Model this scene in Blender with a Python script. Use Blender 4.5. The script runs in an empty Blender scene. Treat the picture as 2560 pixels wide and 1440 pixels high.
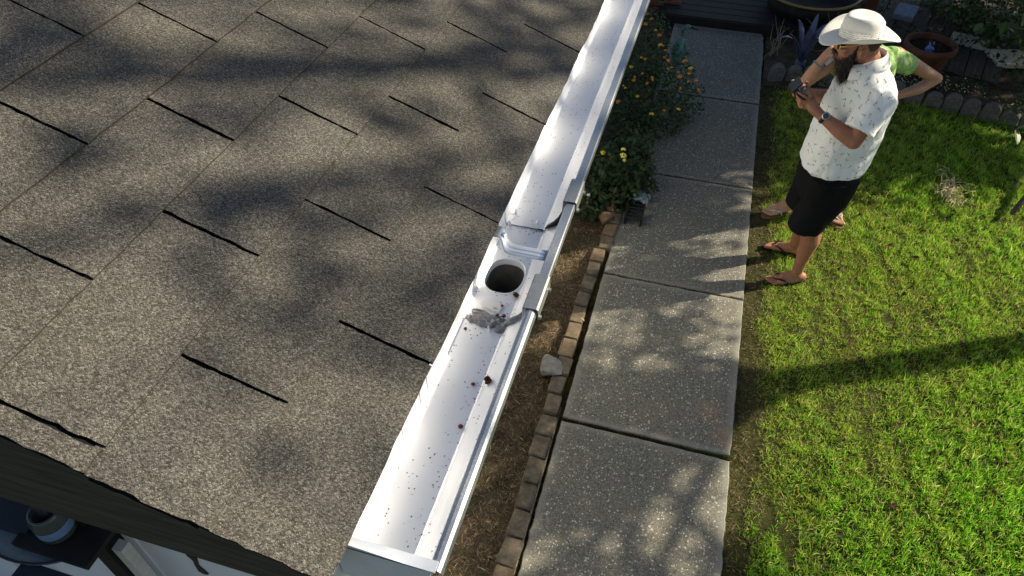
import bpy, bmesh, math
import numpy as np
from mathutils import Vector, Matrix

RNG = np.random.default_rng(11)
sc = bpy.context.scene
COL = sc.collection
rad = math.radians

# ------------------------------------------------------------------ camera
CAM_Z = 3.30
YAW = rad(16.09)
cd = bpy.data.cameras.new('camera'); cam = bpy.data.objects.new('camera', cd); COL.objects.link(cam)
cam.location = (0, 0, CAM_Z); cam.rotation_euler = (rad(90 - 44.92), 0, YAW)
cd.sensor_width = 36; cd.lens = 36 * 1775 / 2560; cd.clip_start = 0.02; cd.clip_end = 500
sc.camera = cam

# ------------------------------------------------------------------ light
SUN_EL = rad(34.0); SUN_AZ = math.atan2(0.894, 0.447)      # azimuth from +Y towards +X
SUN = Vector((math.sin(SUN_AZ) * math.cos(SUN_EL), math.cos(SUN_AZ) * math.cos(SUN_EL), math.sin(SUN_EL)))
w = bpy.data.worlds.new('World'); sc.world = w; w.use_nodes = True
wn = w.node_tree; bg = wn.nodes['Background']
sky = wn.nodes.new('ShaderNodeTexSky'); sky.sky_type = 'NISHITA'; sky.sun_disc = False
sky.sun_elevation = SUN_EL; sky.sun_rotation = SUN_AZ
wn.links.new(sky.outputs[0], bg.inputs[0]); bg.inputs[1].default_value = 0.064
sd = bpy.data.lights.new('sun', 'SUN'); sd.energy = 5.0; sd.angle = rad(0.53); sd.color = (1.0, 0.88, 0.68)
so = bpy.data.objects.new('sun', sd); COL.objects.link(so); so.rotation_euler = SUN.to_track_quat('Z', 'Y').to_euler()
so.location = (6, 4, 8)
vs = sc.view_settings; vs.view_transform = 'Standard'; vs.look = 'None'; vs.exposure = 0.88; vs.gamma = 1.0
vs.use_curve_mapping = False
sc.render.engine = 'CYCLES'; sc.cycles.max_bounces = 6; sc.cycles.transparent_max_bounces = 8

# ------------------------------------------------------------------ helpers
def tag(o, label=None, cat=None, group=None, kind=None):
    if label: o['label'] = label
    if cat: o['category'] = cat
    if group: o['group'] = group
    if kind: o['kind'] = kind
    return o

def empty(name, loc=(0, 0, 0), rz=0.0, parent=None):
    o = bpy.data.objects.new(name, None); COL.objects.link(o); o.location = loc; o.rotation_euler = (0, 0, rz)
    o.empty_display_size = 0.05
    if parent: o.parent = parent
    return o

def link(name, me, mat=None, parent=None, smooth=False):
    if mat is not None:
        ms = mat if isinstance(mat, (list, tuple)) else [mat]
        if len(me.materials) == 0:
            for m in ms: me.materials.append(m)
    if smooth:
        me.polygons.foreach_set('use_smooth', np.ones(len(me.polygons), bool))
        if smooth != True: me.set_sharp_from_angle(angle=smooth)
    o = bpy.data.objects.new(name, me); COL.objects.link(o)
    if parent: o.parent = parent
    return o

def mesh(name, V, F, mat=None, parent=None, smooth=False):
    me = bpy.data.meshes.new(name); me.from_pydata([tuple(map(float, v)) for v in V], [], [tuple(map(int, f)) for f in F]); me.update()
    return link(name, me, mat, parent, smooth)

def np_mesh(name, V, quads=None, tris=None, mat=None, parent=None, col=None, smooth=False):
    me = bpy.data.meshes.new(name)
    V = np.asarray(V, np.float32); me.vertices.add(len(V)); me.vertices.foreach_set('co', V.ravel())
    q = np.zeros((0, 4), np.int32) if quads is None else np.asarray(quads, np.int32)
    t = np.zeros((0, 3), np.int32) if tris is None else np.asarray(tris, np.int32)
    idx = np.concatenate([q.ravel(), t.ravel()]); me.loops.add(len(idx)); me.loops.foreach_set('vertex_index', idx)
    st = np.concatenate([np.arange(len(q)) * 4, len(q) * 4 + np.arange(len(t)) * 3]).astype(np.int32)
    me.polygons.add(len(st)); me.polygons.foreach_set('loop_start', st)
    me.polygons.foreach_set('loop_total', np.concatenate([np.full(len(q), 4), np.full(len(t), 3)]).astype(np.int32))
    me.update(calc_edges=True)
    if col is not None:
        a = me.color_attributes.new('Col', 'FLOAT_COLOR', 'POINT')
        c = np.ones((len(V), 4), np.float32); c[:, :3] = col; a.data.foreach_set('color', c.ravel())
    return link(name, me, mat, parent, smooth)

def join(parts):
    V, F, n = [], [], 0
    for v, f in parts:
        v = np.asarray(v, float); V.append(v); F += [tuple(i + n for i in ff) for ff in f]; n += len(v)
    return np.concatenate(V), F

def boxg(c, s, rz=0.0, rx=0.0, ry=0.0):
    s = np.array(s) / 2
    V = np.array([(x, y, z) for x in (-1, 1) for y in (-1, 1) for z in (-1, 1)], float) * s
    M = Matrix.Rotation(rz, 3, 'Z') @ Matrix.Rotation(ry, 3, 'Y') @ Matrix.Rotation(rx, 3, 'X')
    V = V @ np.array(M).T + np.array(c)
    return V, [(0, 1, 3, 2), (4, 6, 7, 5), (0, 4, 5, 1), (2, 3, 7, 6), (0, 2, 6, 4), (1, 5, 7, 3)]

def bevel_box(name, c, s, bev, mat, parent=None, rz=0, rx=0, ry=0, seg=2, jit=0.0):
    bm = bmesh.new(); V, F = boxg((0, 0, 0), s)
    vs_ = [bm.verts.new(v) for v in V]
    for f in F: bm.faces.new([vs_[i] for i in f])
    if bev > 0: bmesh.ops.bevel(bm, geom=bm.edges[:], offset=bev, segments=seg, affect='EDGES', profile=0.6)
    bmesh.ops.recalc_face_normals(bm, faces=bm.faces)
    if jit:
        for v in bm.verts: v.co += Vector(RNG.normal(0, jit, 3))
    me = bpy.data.meshes.new(name); bm.to_mesh(me); bm.free()
    o = link(name, me, mat, parent); o.location = c; o.rotation_euler = (rx, ry, rz)
    return o

def frame_of(d):
    d = np.asarray(d, float); d = d / (np.linalg.norm(d) + 1e-12)
    u = np.cross(d, (0, 0, 1.0) if abs(d[2]) < 0.9 else (1.0, 0, 0)); u /= np.linalg.norm(u)
    return d, u, np.cross(d, u)

def tubeg(P, r, n=8, cap=True):
    P = np.asarray(P, float); m = len(P); r = np.broadcast_to(np.asarray(r, float), (m,))
    a = np.linspace(0, 2 * math.pi, n, endpoint=False); V = []
    _, u0, _ = frame_of(P[1] - P[0])
    for i in range(m):
        d = P[min(i + 1, m - 1)] - P[max(i - 1, 0)]; d = d / (np.linalg.norm(d) + 1e-12)
        u0 = u0 - d * (u0 @ d); u0 /= (np.linalg.norm(u0) + 1e-12); v = np.cross(d, u0)
        V.append(P[i] + r[i] * (np.cos(a)[:, None] * u0 + np.sin(a)[:, None] * v))
    F = [(i * n + j, i * n + (j + 1) % n, (i + 1) * n + (j + 1) % n, (i + 1) * n + j) for i in range(m - 1) for j in range(n)]
    if cap: F += [tuple(range(n - 1, -1, -1)), tuple((m - 1) * n + j for j in range(n))]
    return np.concatenate(V), F

def capg(p0, p1, r0, r1, n=14, h=4):
    p0 = np.array(p0, float); p1 = np.array(p1, float); d = p1 - p0; L = np.linalg.norm(d); d = d / (L + 1e-9)
    P, r = [], []
    for i in range(h, -1, -1):
        t = i / h * math.pi / 2 * 0.97; P.append(p0 - d * r0 * math.sin(t)); r.append(r0 * math.cos(t))
    for i in range(0, h + 1):
        t = i / h * math.pi / 2 * 0.97; P.append(p1 + d * r1 * math.sin(t)); r.append(r1 * math.cos(t))
    return tubeg(P, r, n)

def chain(pts, rs, n=14):
    return [capg(pts[i], pts[i + 1], rs[i], rs[i + 1], n) for i in range(len(pts) - 1)]

def ellg(c, r, n=20, m=12, ry=0.0, rz=0.0):
    V, F = [], []
    for i in range(m + 1):
        t = math.pi * i / m
        for j in range(n):
            p = 2 * math.pi * j / n; V.append((math.sin(t) * math.cos(p) * r[0], math.sin(t) * math.sin(p) * r[1], math.cos(t) * r[2]))
    for i in range(m):
        for j in range(n): F.append((i * n + j, (i + 1) * n + j, (i + 1) * n + (j + 1) % n, i * n + (j + 1) % n))
    V = np.array(V)
    M = np.array(Matrix.Rotation(rz, 3, 'Z') @ Matrix.Rotation(ry, 3, 'Y'))
    return V @ M.T + np.array(c), F

def loftg(rings, cap=True):
    n = len(rings[0]); V = np.concatenate([np.asarray(r, float) for r in rings])
    F = [(i * n + j, i * n + (j + 1) % n, (i + 1) * n + (j + 1) % n, (i + 1) * n + j) for i in range(len(rings) - 1) for j in range(n)]
    if cap: F += [tuple(range(n - 1, -1, -1)), tuple((len(rings) - 1) * n + j for j in range(n))]
    return V, F

def sect(ca, cb, z, ha, hb, e=2.4, n=28, tilt=0.0):
    out = []
    for j in range(n):
        t = 2 * math.pi * j / n; c, s = math.cos(t), math.sin(t)
        a = ha * math.copysign(abs(c) ** (2 / e), c); b = hb * math.copysign(abs(s) ** (2 / e), s)
        out.append((ca + a, cb + b, z + tilt * a))
    return out

def remesh(parts, voxel, smooth=4, fac=0.5):
    V, F = join(parts)
    bm = bmesh.new(); vv = [bm.verts.new(v) for v in V]
    for f in F:
        try: bm.faces.new([vv[i] for i in f])
        except ValueError: pass
    bmesh.ops.recalc_face_normals(bm, faces=bm.faces)
    me = bpy.data.meshes.new('tmp'); bm.to_mesh(me); bm.free()
    o = bpy.data.objects.new('tmp', me); COL.objects.link(o)
    m = o.modifiers.new('r', 'REMESH'); m.mode = 'VOXEL'; m.voxel_size = voxel
    if smooth:
        s = o.modifiers.new('s', 'SMOOTH'); s.iterations = smooth; s.factor = fac
    dg = bpy.context.evaluated_depsgraph_get(); dg.update()
    res = bpy.data.meshes.new_from_object(o.evaluated_get(dg))
    bpy.data.objects.remove(o); bpy.data.meshes.remove(me)
    return res

def get_co(me):
    a = np.empty(len(me.vertices) * 3, np.float32); me.vertices.foreach_get('co', a); return a.reshape(-1, 3)
def set_co(me, a):
    me.vertices.foreach_set('co', np.asarray(a, np.float32).ravel()); me.update()
def normals(me):
    a = np.empty(len(me.vertices) * 3, np.float32); me.vertices.foreach_get('normal', a); return a.reshape(-1, 3)

def fnoise(p, scale, seed=0, octs=3):
    """cheap smooth pseudo noise, about -1..1"""
    r = np.random.default_rng(seed); p = np.asarray(p, float) * scale; out = np.zeros(len(p)); amp = 1.0; tot = 0
    for o in range(octs):
        for k in range(4):
            d = r.normal(0, 1, p.shape[1]); d /= np.linalg.norm(d)
            out += amp * np.sin(p @ d * 2 * math.pi * (0.7 + 0.6 * r.random()) + r.random() * 6.28) / 2.2
        tot += amp; amp *= 0.55; p = p * 2.03
    return out / tot

# ------------------------------------------------------------------ materials
MATS = {}
class NT:
    def __init__(s, name):
        s.m = bpy.data.materials.new(name); s.m.use_nodes = True; s.t = s.m.node_tree
        s.b = s.t.nodes['Principled BSDF']; s.out = s.t.nodes['Material Output']
    def n(s, typ, ins=None, **props):
        nd = s.t.nodes.new('ShaderNode' + typ)
        for k, v in props.items(): setattr(nd, k, v)
        for k, v in (ins or {}).items(): s.set(nd.inputs[k], v)
        return nd
    def set(s, sock, v):
        if hasattr(v, 'is_output'): s.t.links.new(v, sock)
        elif hasattr(v, 'outputs'): s.t.links.new(v.outputs[0], sock)
        else: sock.default_value = v
    def pos(s): return s.n('NewGeometry').outputs['Position']
    def obj(s): return s.n('TexCoord').outputs['Object']
    def math(s, op, a, b=0.0, c=None, clamp=False):
        nd = s.n('Math', {0: a, 1: b}, operation=op, use_clamp=clamp)
        if c is not None: s.set(nd.inputs[2], c)
        return nd.outputs[0]
    def noise(s, vec, scale, detail=4, rough=0.55, dist=0.0):
        return s.n('TexNoise', {'Vector': vec, 'Scale': scale, 'Detail': detail, 'Roughness': rough, 'Distortion': dist}).outputs[0]
    def voro(s, vec, scale, feature='F1', rnd=1.0, dim='2D'):
        return s.n('TexVoronoi', {'Vector': vec, 'Scale': scale, 'Randomness': rnd}, feature=feature, voronoi_dimensions=dim)
    def ramp(s, fac, stops, interp='LINEAR'):
        nd = s.n('ValToRGB', {0: fac}); cr = nd.color_ramp; cr.interpolation = interp
        while len(cr.elements) < len(stops): cr.elements.new(0.5)
        for e, (p, c) in zip(cr.elements, stops):
            e.position = p; e.color = (*c, 1) if len(c) == 3 else c
        return nd.outputs[0]
    def mix(s, fac, a, b, mode='MIX'):
        nd = s.n('Mix', data_type='RGBA', blend_type=mode)
        s.set(nd.inputs[0], fac)
        s.set(nd.inputs[6], (*a, 1) if isinstance(a, tuple) and len(a) == 3 else a)
        s.set(nd.inputs[7], (*b, 1) if isinstance(b, tuple) and len(b) == 3 else b)
        return nd.outputs[2]
    def remap(s, v, a, b, c=0.0, d=1.0):
        return s.n('MapRange', {0: v, 1: a, 2: b, 3: c, 4: d}).outputs[0]
    def base(s, c): s.set(s.b.inputs['Base Color'], (*c, 1) if isinstance(c, tuple) and len(c) == 3 else c)
    def bump(s, h, strength=0.5, dist=0.01):
        nd = s.n('Bump', {'Height': h, 'Strength': strength, 'Distance': dist}); s.set(s.b.inputs['Normal'], nd); return nd
    def done(s, rough=0.8, spec=0.3, metal=0.0):
        if rough is not None: s.set(s.b.inputs['Roughness'], rough)
        s.b.inputs['Specular IOR Level'].default_value = spec; s.b.inputs['Metallic'].default_value = metal
        MATS[s.m.name] = s.m; return s.m
    def leafy(s, color, trans=0.45, rough=0.5, spec=0.3):
        """diffuse+gloss mixed with translucency"""
        s.base(color); s.b.inputs['Roughness'].default_value = rough; s.b.inputs['Specular IOR Level'].default_value = spec
        tr = s.n('BsdfTranslucent'); s.set(tr.inputs[0], color)
        mx = s.n('MixShader', {0: trans}); s.t.links.new(s.b.outputs[0], mx.inputs[1]); s.t.links.new(tr.outputs[0], mx.inputs[2])
        s.t.links.new(mx.outputs[0], s.out.inputs[0]); MATS[s.m.name] = s.m; return s.m

def simple(name, c, rough=0.7, spec=0.3, metal=0.0, var=0.12, scale=40, bump=0.0):
    t = NT(name); p = t.obj(); nz = t.noise(p, scale, 4)
    lo = tuple(max(0, x * (1 - var)) for x in c); hi = tuple(min(1, x * (1 + var)) for x in c)
    t.base(t.ramp(nz, [(0.3, lo), (0.7, hi)]))
    if bump: t.bump(nz, bump, 0.004)
    return t.done(rough, spec, metal)

# asphalt shingle granules
t = NT('shingle_granules'); P = t.pos()
v1 = t.voro(P, 620); v2 = t.voro(P, 1150); big = t.noise(P, 3.2, 5, 0.6); mid = t.noise(P, 22, 4)
c1 = t.ramp(t.n('SeparateColor', {0: v1.outputs['Color']}).outputs[0],
            [(0.0, (.050, .046, .040)), (.22, (.082, .074, .064)), (.45, (.120, .108, .093)), (.7, (.160, .143, .123)), (.88, (.205, .187, .163)), (1.0, (.30, .28, .25))])
c2 = t.ramp(t.n('SeparateColor', {0: v2.outputs['Color']}).outputs[1], [(0, (.62, .62, .60)), (.5, (.96, .95, .92)), (1, (1.28, 1.25, 1.2))])
c = t.mix(1.0, t.mix(1.0, c1, c2, 'MULTIPLY'), (.82, .86, .91), 'MULTIPLY')
c = t.mix(t.remap(big, .35, .65, .0, .6), c, t.mix(1.0, c, (.72, .74, .70), 'MULTIPLY'))
c = t.mix(t.remap(mid, .5, .75, 0, .45), c, t.mix(1.0, c, (1.25, 1.17, 1.1), 'MULTIPLY'))
oi = t.n('ObjectInfo').outputs['Random']
c = t.mix(t.remap(oi, 0, 1, 0, .3), c, t.mix(1.0, c, (.8, .83, .84), 'MULTIPLY'))
t.base(c)
h = t.math('ADD', t.math('MULTIPLY', v1.outputs['Distance'], -1.0), t.math('MULTIPLY', v2.outputs['Distance'], -.4))
t.bump(h, 0.55, 0.0022); t.done(.92, .15)
simple('shingle_tar', (.010, .010, .011), .9, .1)
simple('shingle_edge', (.055, .050, .043), .95, .1, 0, .4, 200)
# gutter paint and metal
t = NT('gutter_paint'); P = t.pos()
d1 = t.noise(P, 14, 5, .65); sp = t.voro(P, 260); keep = t.math('GREATER_THAN', t.n('SeparateColor', {0: sp.outputs['Color']}).outputs[0], .975)
spot = t.math('MULTIPLY', keep, t.math('LESS_THAN', sp.outputs['Distance'], .33))
c = t.mix(t.remap(d1, .45, .8, 0, .3), (.94, .955, .98), (.84, .84, .84))
t.base(t.mix(spot, c, (.16, .12, .09)))
t.bump(t.noise(P, 9, 3), .04, .01); t.done(.38, .5, .22)
t = NT('gutter_lip'); P = t.pos(); sp = t.noise(P, 380, 2); lo = t.noise(P, 7, 3)
t.base(t.mix(t.remap(sp, .35, .65), (.30, .33, .36), (.44, .47, .50))); t.set(t.b.inputs['Roughness'], t.remap(lo, .3, .7, .32, .5)); t.done(None, .5, .75)
simple('clip_metal', (.36, .37, .36), .42, .5, .65, .1, 200)
t = NT('bright_aluminium'); P = t.pos(); t.base((.90, .90, .90)); t.bump(t.noise(P, 60, 2), .06, .003); t.done(.30, .5, .85)
simple('black_rubber', (.012, .012, .013), .5, .4)
simple('outlet_inside', (.11, .105, .095), .5, .4, 0, .5, 30)
t = NT('sealant'); P = t.pos(); nz = t.noise(P, 90, 4, .6, 1.2)
t.base(t.ramp(nz, [(.3, (.10, .10, .11)), (.55, (.24, .24, .25)), (.75, (.42, .40, .37))])); t.bump(nz, .6, .006); t.done(.35, .5)
t = NT('paper_label'); P = t.obj(); t.base((.86, .85, .82)); t.done(.6, .3)
simple('endcap_paint', (.62, .66, .72), .25, .5, 0, .06)
# concrete with exposed aggregate
t = NT('aggregate_concrete'); P = t.pos()
wv = t.n('VectorMath', {0: P, 1: t.n('VectorMath', {0: t.n('TexNoise', {'Vector': P, 'Scale': 22.0}).outputs['Color'], 3: .02}, operation='SCALE').outputs[0]}, operation='ADD').outputs[0]
vA = t.voro(wv, 78); vB = t.voro(wv, 170); vC = t.voro(P, 320)
def chips(vv, thr, size):
    s_ = t.n('SeparateColor', {0: vv.outputs['Color']})
    return t.math('MULTIPLY', t.math('GREATER_THAN', s_.outputs[0], thr), t.math('LESS_THAN', vv.outputs['Distance'], t.math('MULTIPLY', s_.outputs[1], size)))
big = t.noise(P, 2.6, 5, .6); fine = t.noise(P, 60, 4, .7); org = t.noise(P, 3.3, 4, .6, .6)
basec = t.ramp(fine, [(.25, (.046, .045, .040)), (.5, (.096, .092, .080)), (.75, (.165, .155, .130))])
basec = t.mix(t.remap(big, .42, .68, 0, .55), basec, t.mix(1.0, basec, (1.55, 1.45, 1.2), 'MULTIPLY'))
sC = t.n('SeparateColor', {0: vC.outputs['Color']}).outputs[0]
basec = t.mix(t.math('MULTIPLY', t.math('GREATER_THAN', sC, .70), .6), basec, (.21, .205, .18))
c = t.mix(t.math('MULTIPLY', chips(vB, .70, .60), .75), basec, (.26, .25, .225))
c = t.mix(t.math('MULTIPLY', chips(vA, .76, .44), .85), c, (.43, .415, .375))
ob = t.n('TexCoord').outputs['Generated']; sx = t.n('SeparateXYZ', {0: ob})
def edge(o_, wd):
    m = t.math('MINIMUM', o_, t.math('SUBTRACT', 1.0, o_)); m = t.math('ADD', m, t.math('MULTIPLY', t.math('SUBTRACT', fine, .5), wd * 1.2)); return t.remap(m, wd * .3, wd * 1.3, 1, 0)
em = t.math('MAXIMUM', edge(sx.outputs[0], .045), edge(sx.outputs[1], .03))
c = t.mix(t.math('MULTIPLY', em, .75), c, t.mix(fine, (.15, .145, .125), (.27, .26, .225)))
yv = t.n('SeparateXYZ', {0: P}).outputs[1]; xv = t.n('SeparateXYZ', {0: P}).outputs[0]
om = t.math('MULTIPLY', t.remap(org, .6, .72), t.math('MULTIPLY', t.remap(yv, 1.6, 2.5, 1, 1), t.math('MULTIPLY', t.remap(yv, 2.9, 3.3, 1, 0), t.remap(xv, -.1, .3, .25, 1))))
def blot(cx_, cy_, r_):
    dd = t.n('VectorMath', {0: P, 1: (cx_, cy_, 0.0)}, operation='DISTANCE').outputs['Value']; return t.remap(t.math('ADD', dd, t.math('MULTIPLY', t.math('SUBTRACT', org, .5), r_ * 2.2)), r_ * .35, r_, 1, 0)
om = t.math('MAXIMUM', om, t.math('MAXIMUM', blot(.41, 2.55, .10), t.math('MAXIMUM', blot(.50, 2.40, .07), blot(.05, 2.72, .05))))
c = t.mix(t.math('MULTIPLY', t.math('MULTIPLY', om, fine), .5), c, (.32, .19, .10))
c = t.mix(1.0, c, (1.06, 1.07, 1.06), 'MULTIPLY')
c = t.mix(t.remap(t.n('ObjectInfo').outputs['Random'], 0, 1, 0, .5), c, t.mix(1.0, c, (1.22, 1.2, 1.14), 'MULTIPLY'))
t.base(c); t.bump(t.math('ADD', fine, t.math('MULTIPLY', vA.outputs['Distance'], -.5)), .45, .004); t.done(.88, .2)
# soils
t = NT('soil'); P = t.pos(); n1 = t.noise(P, 8, 6, .7); n2 = t.noise(P, 90, 4, .7)
c = t.ramp(n1, [(.3, (.050, .037, .024)), (.5, (.105, .078, .052)), (.72, (.19, .145, .098))])
t.base(t.mix(t.remap(n2, .3, .7), c, t.mix(1.0, c, (.5, .5, .48), 'MULTIPLY'))); t.bump(n2, .8, .012); t.done(.95, .1)
t = NT('lawn_thatch'); P = t.pos(); n1 = t.noise(P, 6, 6, .7); n2 = t.noise(P, 150, 3, .7)
c = t.ramp(n1, [(.3, (.035, .045, .012)), (.55, (.080, .085, .026)), (.75, (.13, .115, .050))])
t.base(t.mix(t.remap(n2, .3, .7), c, t.mix(1.0, c, (.4, .4, .4), 'MULTIPLY'))); t.bump(n2, .8, .02); t.done(.95, .1)
t = NT('far_ground'); P = t.pos(); n1 = t.noise(P, .8, 6, .7)
t.base(t.ramp(n1, [(.3, (.030, .036, .014)), (.7, (.075, .080, .034))])); t.done(.95, .1)
def attr_leaf(name, trans, rough=.5, spec=.25):
    t = NT(name); a = t.n('Attribute', attribute_name='Col').outputs['Color']
    return t.leafy(a, trans, rough, spec)
attr_leaf('grass_blades', .48, .5, .2); attr_leaf('straw', .15, .8, .15); attr_leaf('leaf_surface', .30, .5, .22)
# brick edging
t = NT('cobble'); P = t.pos(); n1 = t.noise(P, 26, 5, .65); n2 = t.noise(P, 160, 3); oi = t.n('ObjectInfo').outputs['Random']
c = t.ramp(n1, [(.3, (.070, .058, .043)), (.55, (.130, .108, .080)), (.75, (.21, .178, .135))])
c = t.mix(t.remap(oi, .70, 1, 0, .4), c, (.22, .13, .06)); c = t.mix(t.remap(n2, .55, .75, 0, .4), c, (.07, .075, .04))
t.base(c); t.bump(t.math('ADD', n1, t.math('MULTIPLY', n2, .4)), .6, .006); t.done(.9, .15)
simple('pale_lath', (.30, .25, .18), .85, .15, 0, .3, 30, .3)
t = NT('limestone'); P = t.obj(); n1 = t.noise(P, 14, 6, .7, .6)
t.base(t.ramp(n1, [(.25, (.12, .115, .105)), (.5, (.24, .23, .21)), (.75, (.36, .345, .315))])); t.bump(n1, .7, .02); t.done(.9, .2)
simple('brown_stone', (.16, .10, .06), .8, .2, 0, .3, 20, .5)
simple('edger_concrete', (.12, .116, .105), .95, .12, 0, .35, 30, .6)
t = NT('terracotta'); P = t.obj(); n1 = t.noise(P, 9, 5, .6)
t.base(t.ramp(n1, [(.3, (.075, .031, .020)), (.6, (.120, .052, .032)), (.8, (.165, .090, .062))])); t.bump(n1, .15, .01); t.done(.85, .2)
simple('potting_soil', (.022, .016, .011), .98, .05, 0, .5, 60, .9)
simple('blue_glaze', (.10, .17, .55), .25, .5, 0, .15)
simple('dark_bronze', (.030, .016, .010), .5, .4, .3)
t = NT('verdigris'); P = t.obj(); n1 = t.noise(P, 30, 5, .65)
t.base(t.ramp(n1, [(.3, (.030, .075, .065)), (.55, (.09, .24, .215)), (.8, (.22, .42, .38))])); t.done(.45, .4, .2)
t = NT('dark_timber'); P = t.obj(); sc_ = t.n('Mapping', {'Vector': P, 'Scale': (3.0, 30.0, 40.0)}).outputs[0]; n1 = t.noise(sc_, 2.2, 6, .65, .5)
t.base(t.ramp(n1, [(.3, (.032, .027, .020)), (.55, (.062, .054, .042)), (.8, (.10, .088, .068))])); t.bump(n1, .35, .004); t.done(.8, .2)
t = NT('grey_deck'); P = t.obj(); sc_ = t.n('Mapping', {'Vector': P, 'Scale': (30.0, 2.0, 30.0)}).outputs[0]; n1 = t.noise(sc_, 2.0, 6, .65, .4)
t.base(t.ramp(n1, [(.3, (.030, .026, .020)), (.55, (.065, .057, .045)), (.8, (.11, .097, .080))])); t.bump(n1, .35, .004); t.done(.85, .2)
simple('black_timber', (.014, .012, .011), .7, .25, 0, .4, 12, .3)
simple('navy_paint', (.016, .020, .036), .5, .35, 0, .2)
simple('red_timber', (.070, .028, .016), .8, .2, 0, .3, 12, .3)
simple('white_siding', (.70, .72, .74), .5, .35, 0, .05, 8)
simple('grey_enamel', (.20, .23, .25), .35, .5, .2, .1)
simple('pale_post', (.50, .49, .44), .6, .3, 0, .1)
simple('tan_rim', (.26, .17, .055), .5, .4, .2, .2)
simple('glass_jar', (.05, .06, .06), .2, .5, 0, .1)
simple('blue_band', (.14, .22, .36), .5, .4, 0, .1)
simple('slate_blue', (.16, .20, .28), .7, .3, 0, .25, 30, .3)
simple('pale_stone', (.52, .45, .33), .9, .15, 0, .2, 12, .3)
t = NT('agave_leaf'); P = t.obj(); n1 = t.noise(P, 8, 4)
t.leafy(t.ramp(n1, [(.3, (.045, .050, .115)), (.7, (.135, .16, .27))]), .08, .28, .6)
t = NT('bark'); P = t.obj(); mp = t.n('Mapping', {'Vector': P, 'Scale': (14.0, 14.0, 3.0)}).outputs[0]; n1 = t.noise(mp, 2.5, 6, .7, .4)
t.base(t.ramp(n1, [(.3, (.050, .042, .034)), (.6, (.13, .115, .095)), (.8, (.22, .20, .175))])); t.bump(n1, .8, .02); t.done(.95, .1)
simple('flower_orange', (.72, .26, .018), .6, .3, 0, .25, 120)
simple('flower_yellow', (.74, .50, .035), .6, .3, 0, .2, 120)
simple('flower_lemon', (.66, .66, .10), .6, .3, 0, .2, 120)
simple('flower_white', (.72, .72, .62), .6, .3)
simple('black_plastic', (.013, .013, .014), .45, .4)
t = NT('crumpled_plastic'); t.base((.34, .40, .44)); t.done(.22, .5); t.b.inputs['Transmission Weight'].default_value = .25
simple('dead_leaf_brown', (.060, .034, .018), .85, .15, 0, .5, 60, .4)
simple('berry_red', (.16, .016, .012), .4, .4, 0, .4, 200)
simple('seed_pod_brown', (.085, .030, .014), .75, .2, 0, .5, 200, .6)
# people
def skin(name, c):
    t = NT(name); P = t.obj(); n1 = t.noise(P, 18, 4); n2 = t.noise(P, 220, 2)
    col = t.mix(t.remap(n1, .3, .7), tuple(x * .86 for x in c), tuple(x * 1.12 for x in c))
    t.base(col); t.bump(n2, .12, .002); t.b.inputs['Subsurface Weight'].default_value = .08
    t.b.inputs['Subsurface Radius'].default_value = (.01, .004, .002); t.b.inputs['Subsurface Scale'].default_value = .5
    return t.done(.5, .35)
skin('tanned_skin', (.30, .132, .078)); skin('fair_skin', (.42, .225, .135))
t = NT('printed_shirt'); P = t.obj(); s_ = t.n('SeparateXYZ', {0: P})
uu = t.math('ADD', s_.outputs[0], t.math('MULTIPLY', s_.outputs[1], -.55))
pv = t.n('CombineXYZ', {0: uu, 1: s_.outputs[2], 2: 0.0}).outputs[0]
vo = t.n('TexVoronoi', {'Vector': pv, 'Scale': 23.0, 'Randomness': .8}, voronoi_dimensions='2D')
df = t.n('VectorMath', {0: pv, 1: vo.outputs['Position']}, operation='SUBTRACT').outputs[0]
rc = t.n('SeparateColor', {0: vo.outputs['Color']})
ang = t.math('MULTIPLY', rc.outputs[0], 6.0)
rv_ = t.n('VectorRotate', {'Vector': df, 'Angle': ang}, rotation_type='Z_AXIS').outputs[0]; rs = t.n('SeparateXYZ', {0: rv_})
def bar(ax, ay, hw, hh, ox=0.0):
    return t.math('MULTIPLY', t.math('LESS_THAN', t.math('ABSOLUTE', t.math('SUBTRACT', ax, ox)), hw), t.math('LESS_THAN', t.math('ABSOLUTE', ay), hh))
m_ = t.math('MAXIMUM', bar(rs.outputs[0], rs.outputs[1], .0125, .0015), bar(rs.outputs[0], rs.outputs[1], .0017, .0062, .0070))
m_ = t.math('MULTIPLY', m_, t.math('GREATER_THAN', rc.outputs[1], .12))
fab = t.noise(P, 9, 3); c = t.mix(t.remap(fab, .3, .7), (.74, .76, .76), (.80, .81, .79))
t.base(t.mix(t.math('MULTIPLY', m_, .8), c, (.13, .15, .17))); t.bump(t.noise(P, 900, 1), .1, .001); t.done(.8, .2)
t = NT('tie_dye_shirt'); P = t.obj(); n1 = t.noise(P, 7, 4, .6, 1.6); n2 = t.noise(P, 26, 3, .6, 1.0)
c = t.ramp(n1, [(.30, (.50, .54, .62)), (.40, (.22, .42, .10)), (.5, (.45, .62, .25)), (.58, (.16, .32, .07)), (.68, (.30, .48, .15)), (.78, (.60, .64, .66))])
t.base(t.mix(t.remap(n2, .5, .7, 0, .5), c, (.19, .25, .08))); t.done(.85, .15)
simple('black_shorts', (.006, .006, .007), .85, .15, 0, .3, 30)
simple('grey_trousers', (.10, .11, .12), .85, .15)
simple('beard_hair', (.030, .024, .021), .85, .2, 0, .55, 90, .9)
simple('blonde_hair', (.32, .25, .14), .6, .3, 0, .4, 60, .7)
simple('brown_hair', (.060, .036, .024), .8, .2, 0, .4, 90, .5)
t = NT('straw_hat'); P = t.obj(); wvx = t.n('TexWave', {'Vector': P, 'Scale': 90.0, 'Distortion': 1.5}).outputs[1]
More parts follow.
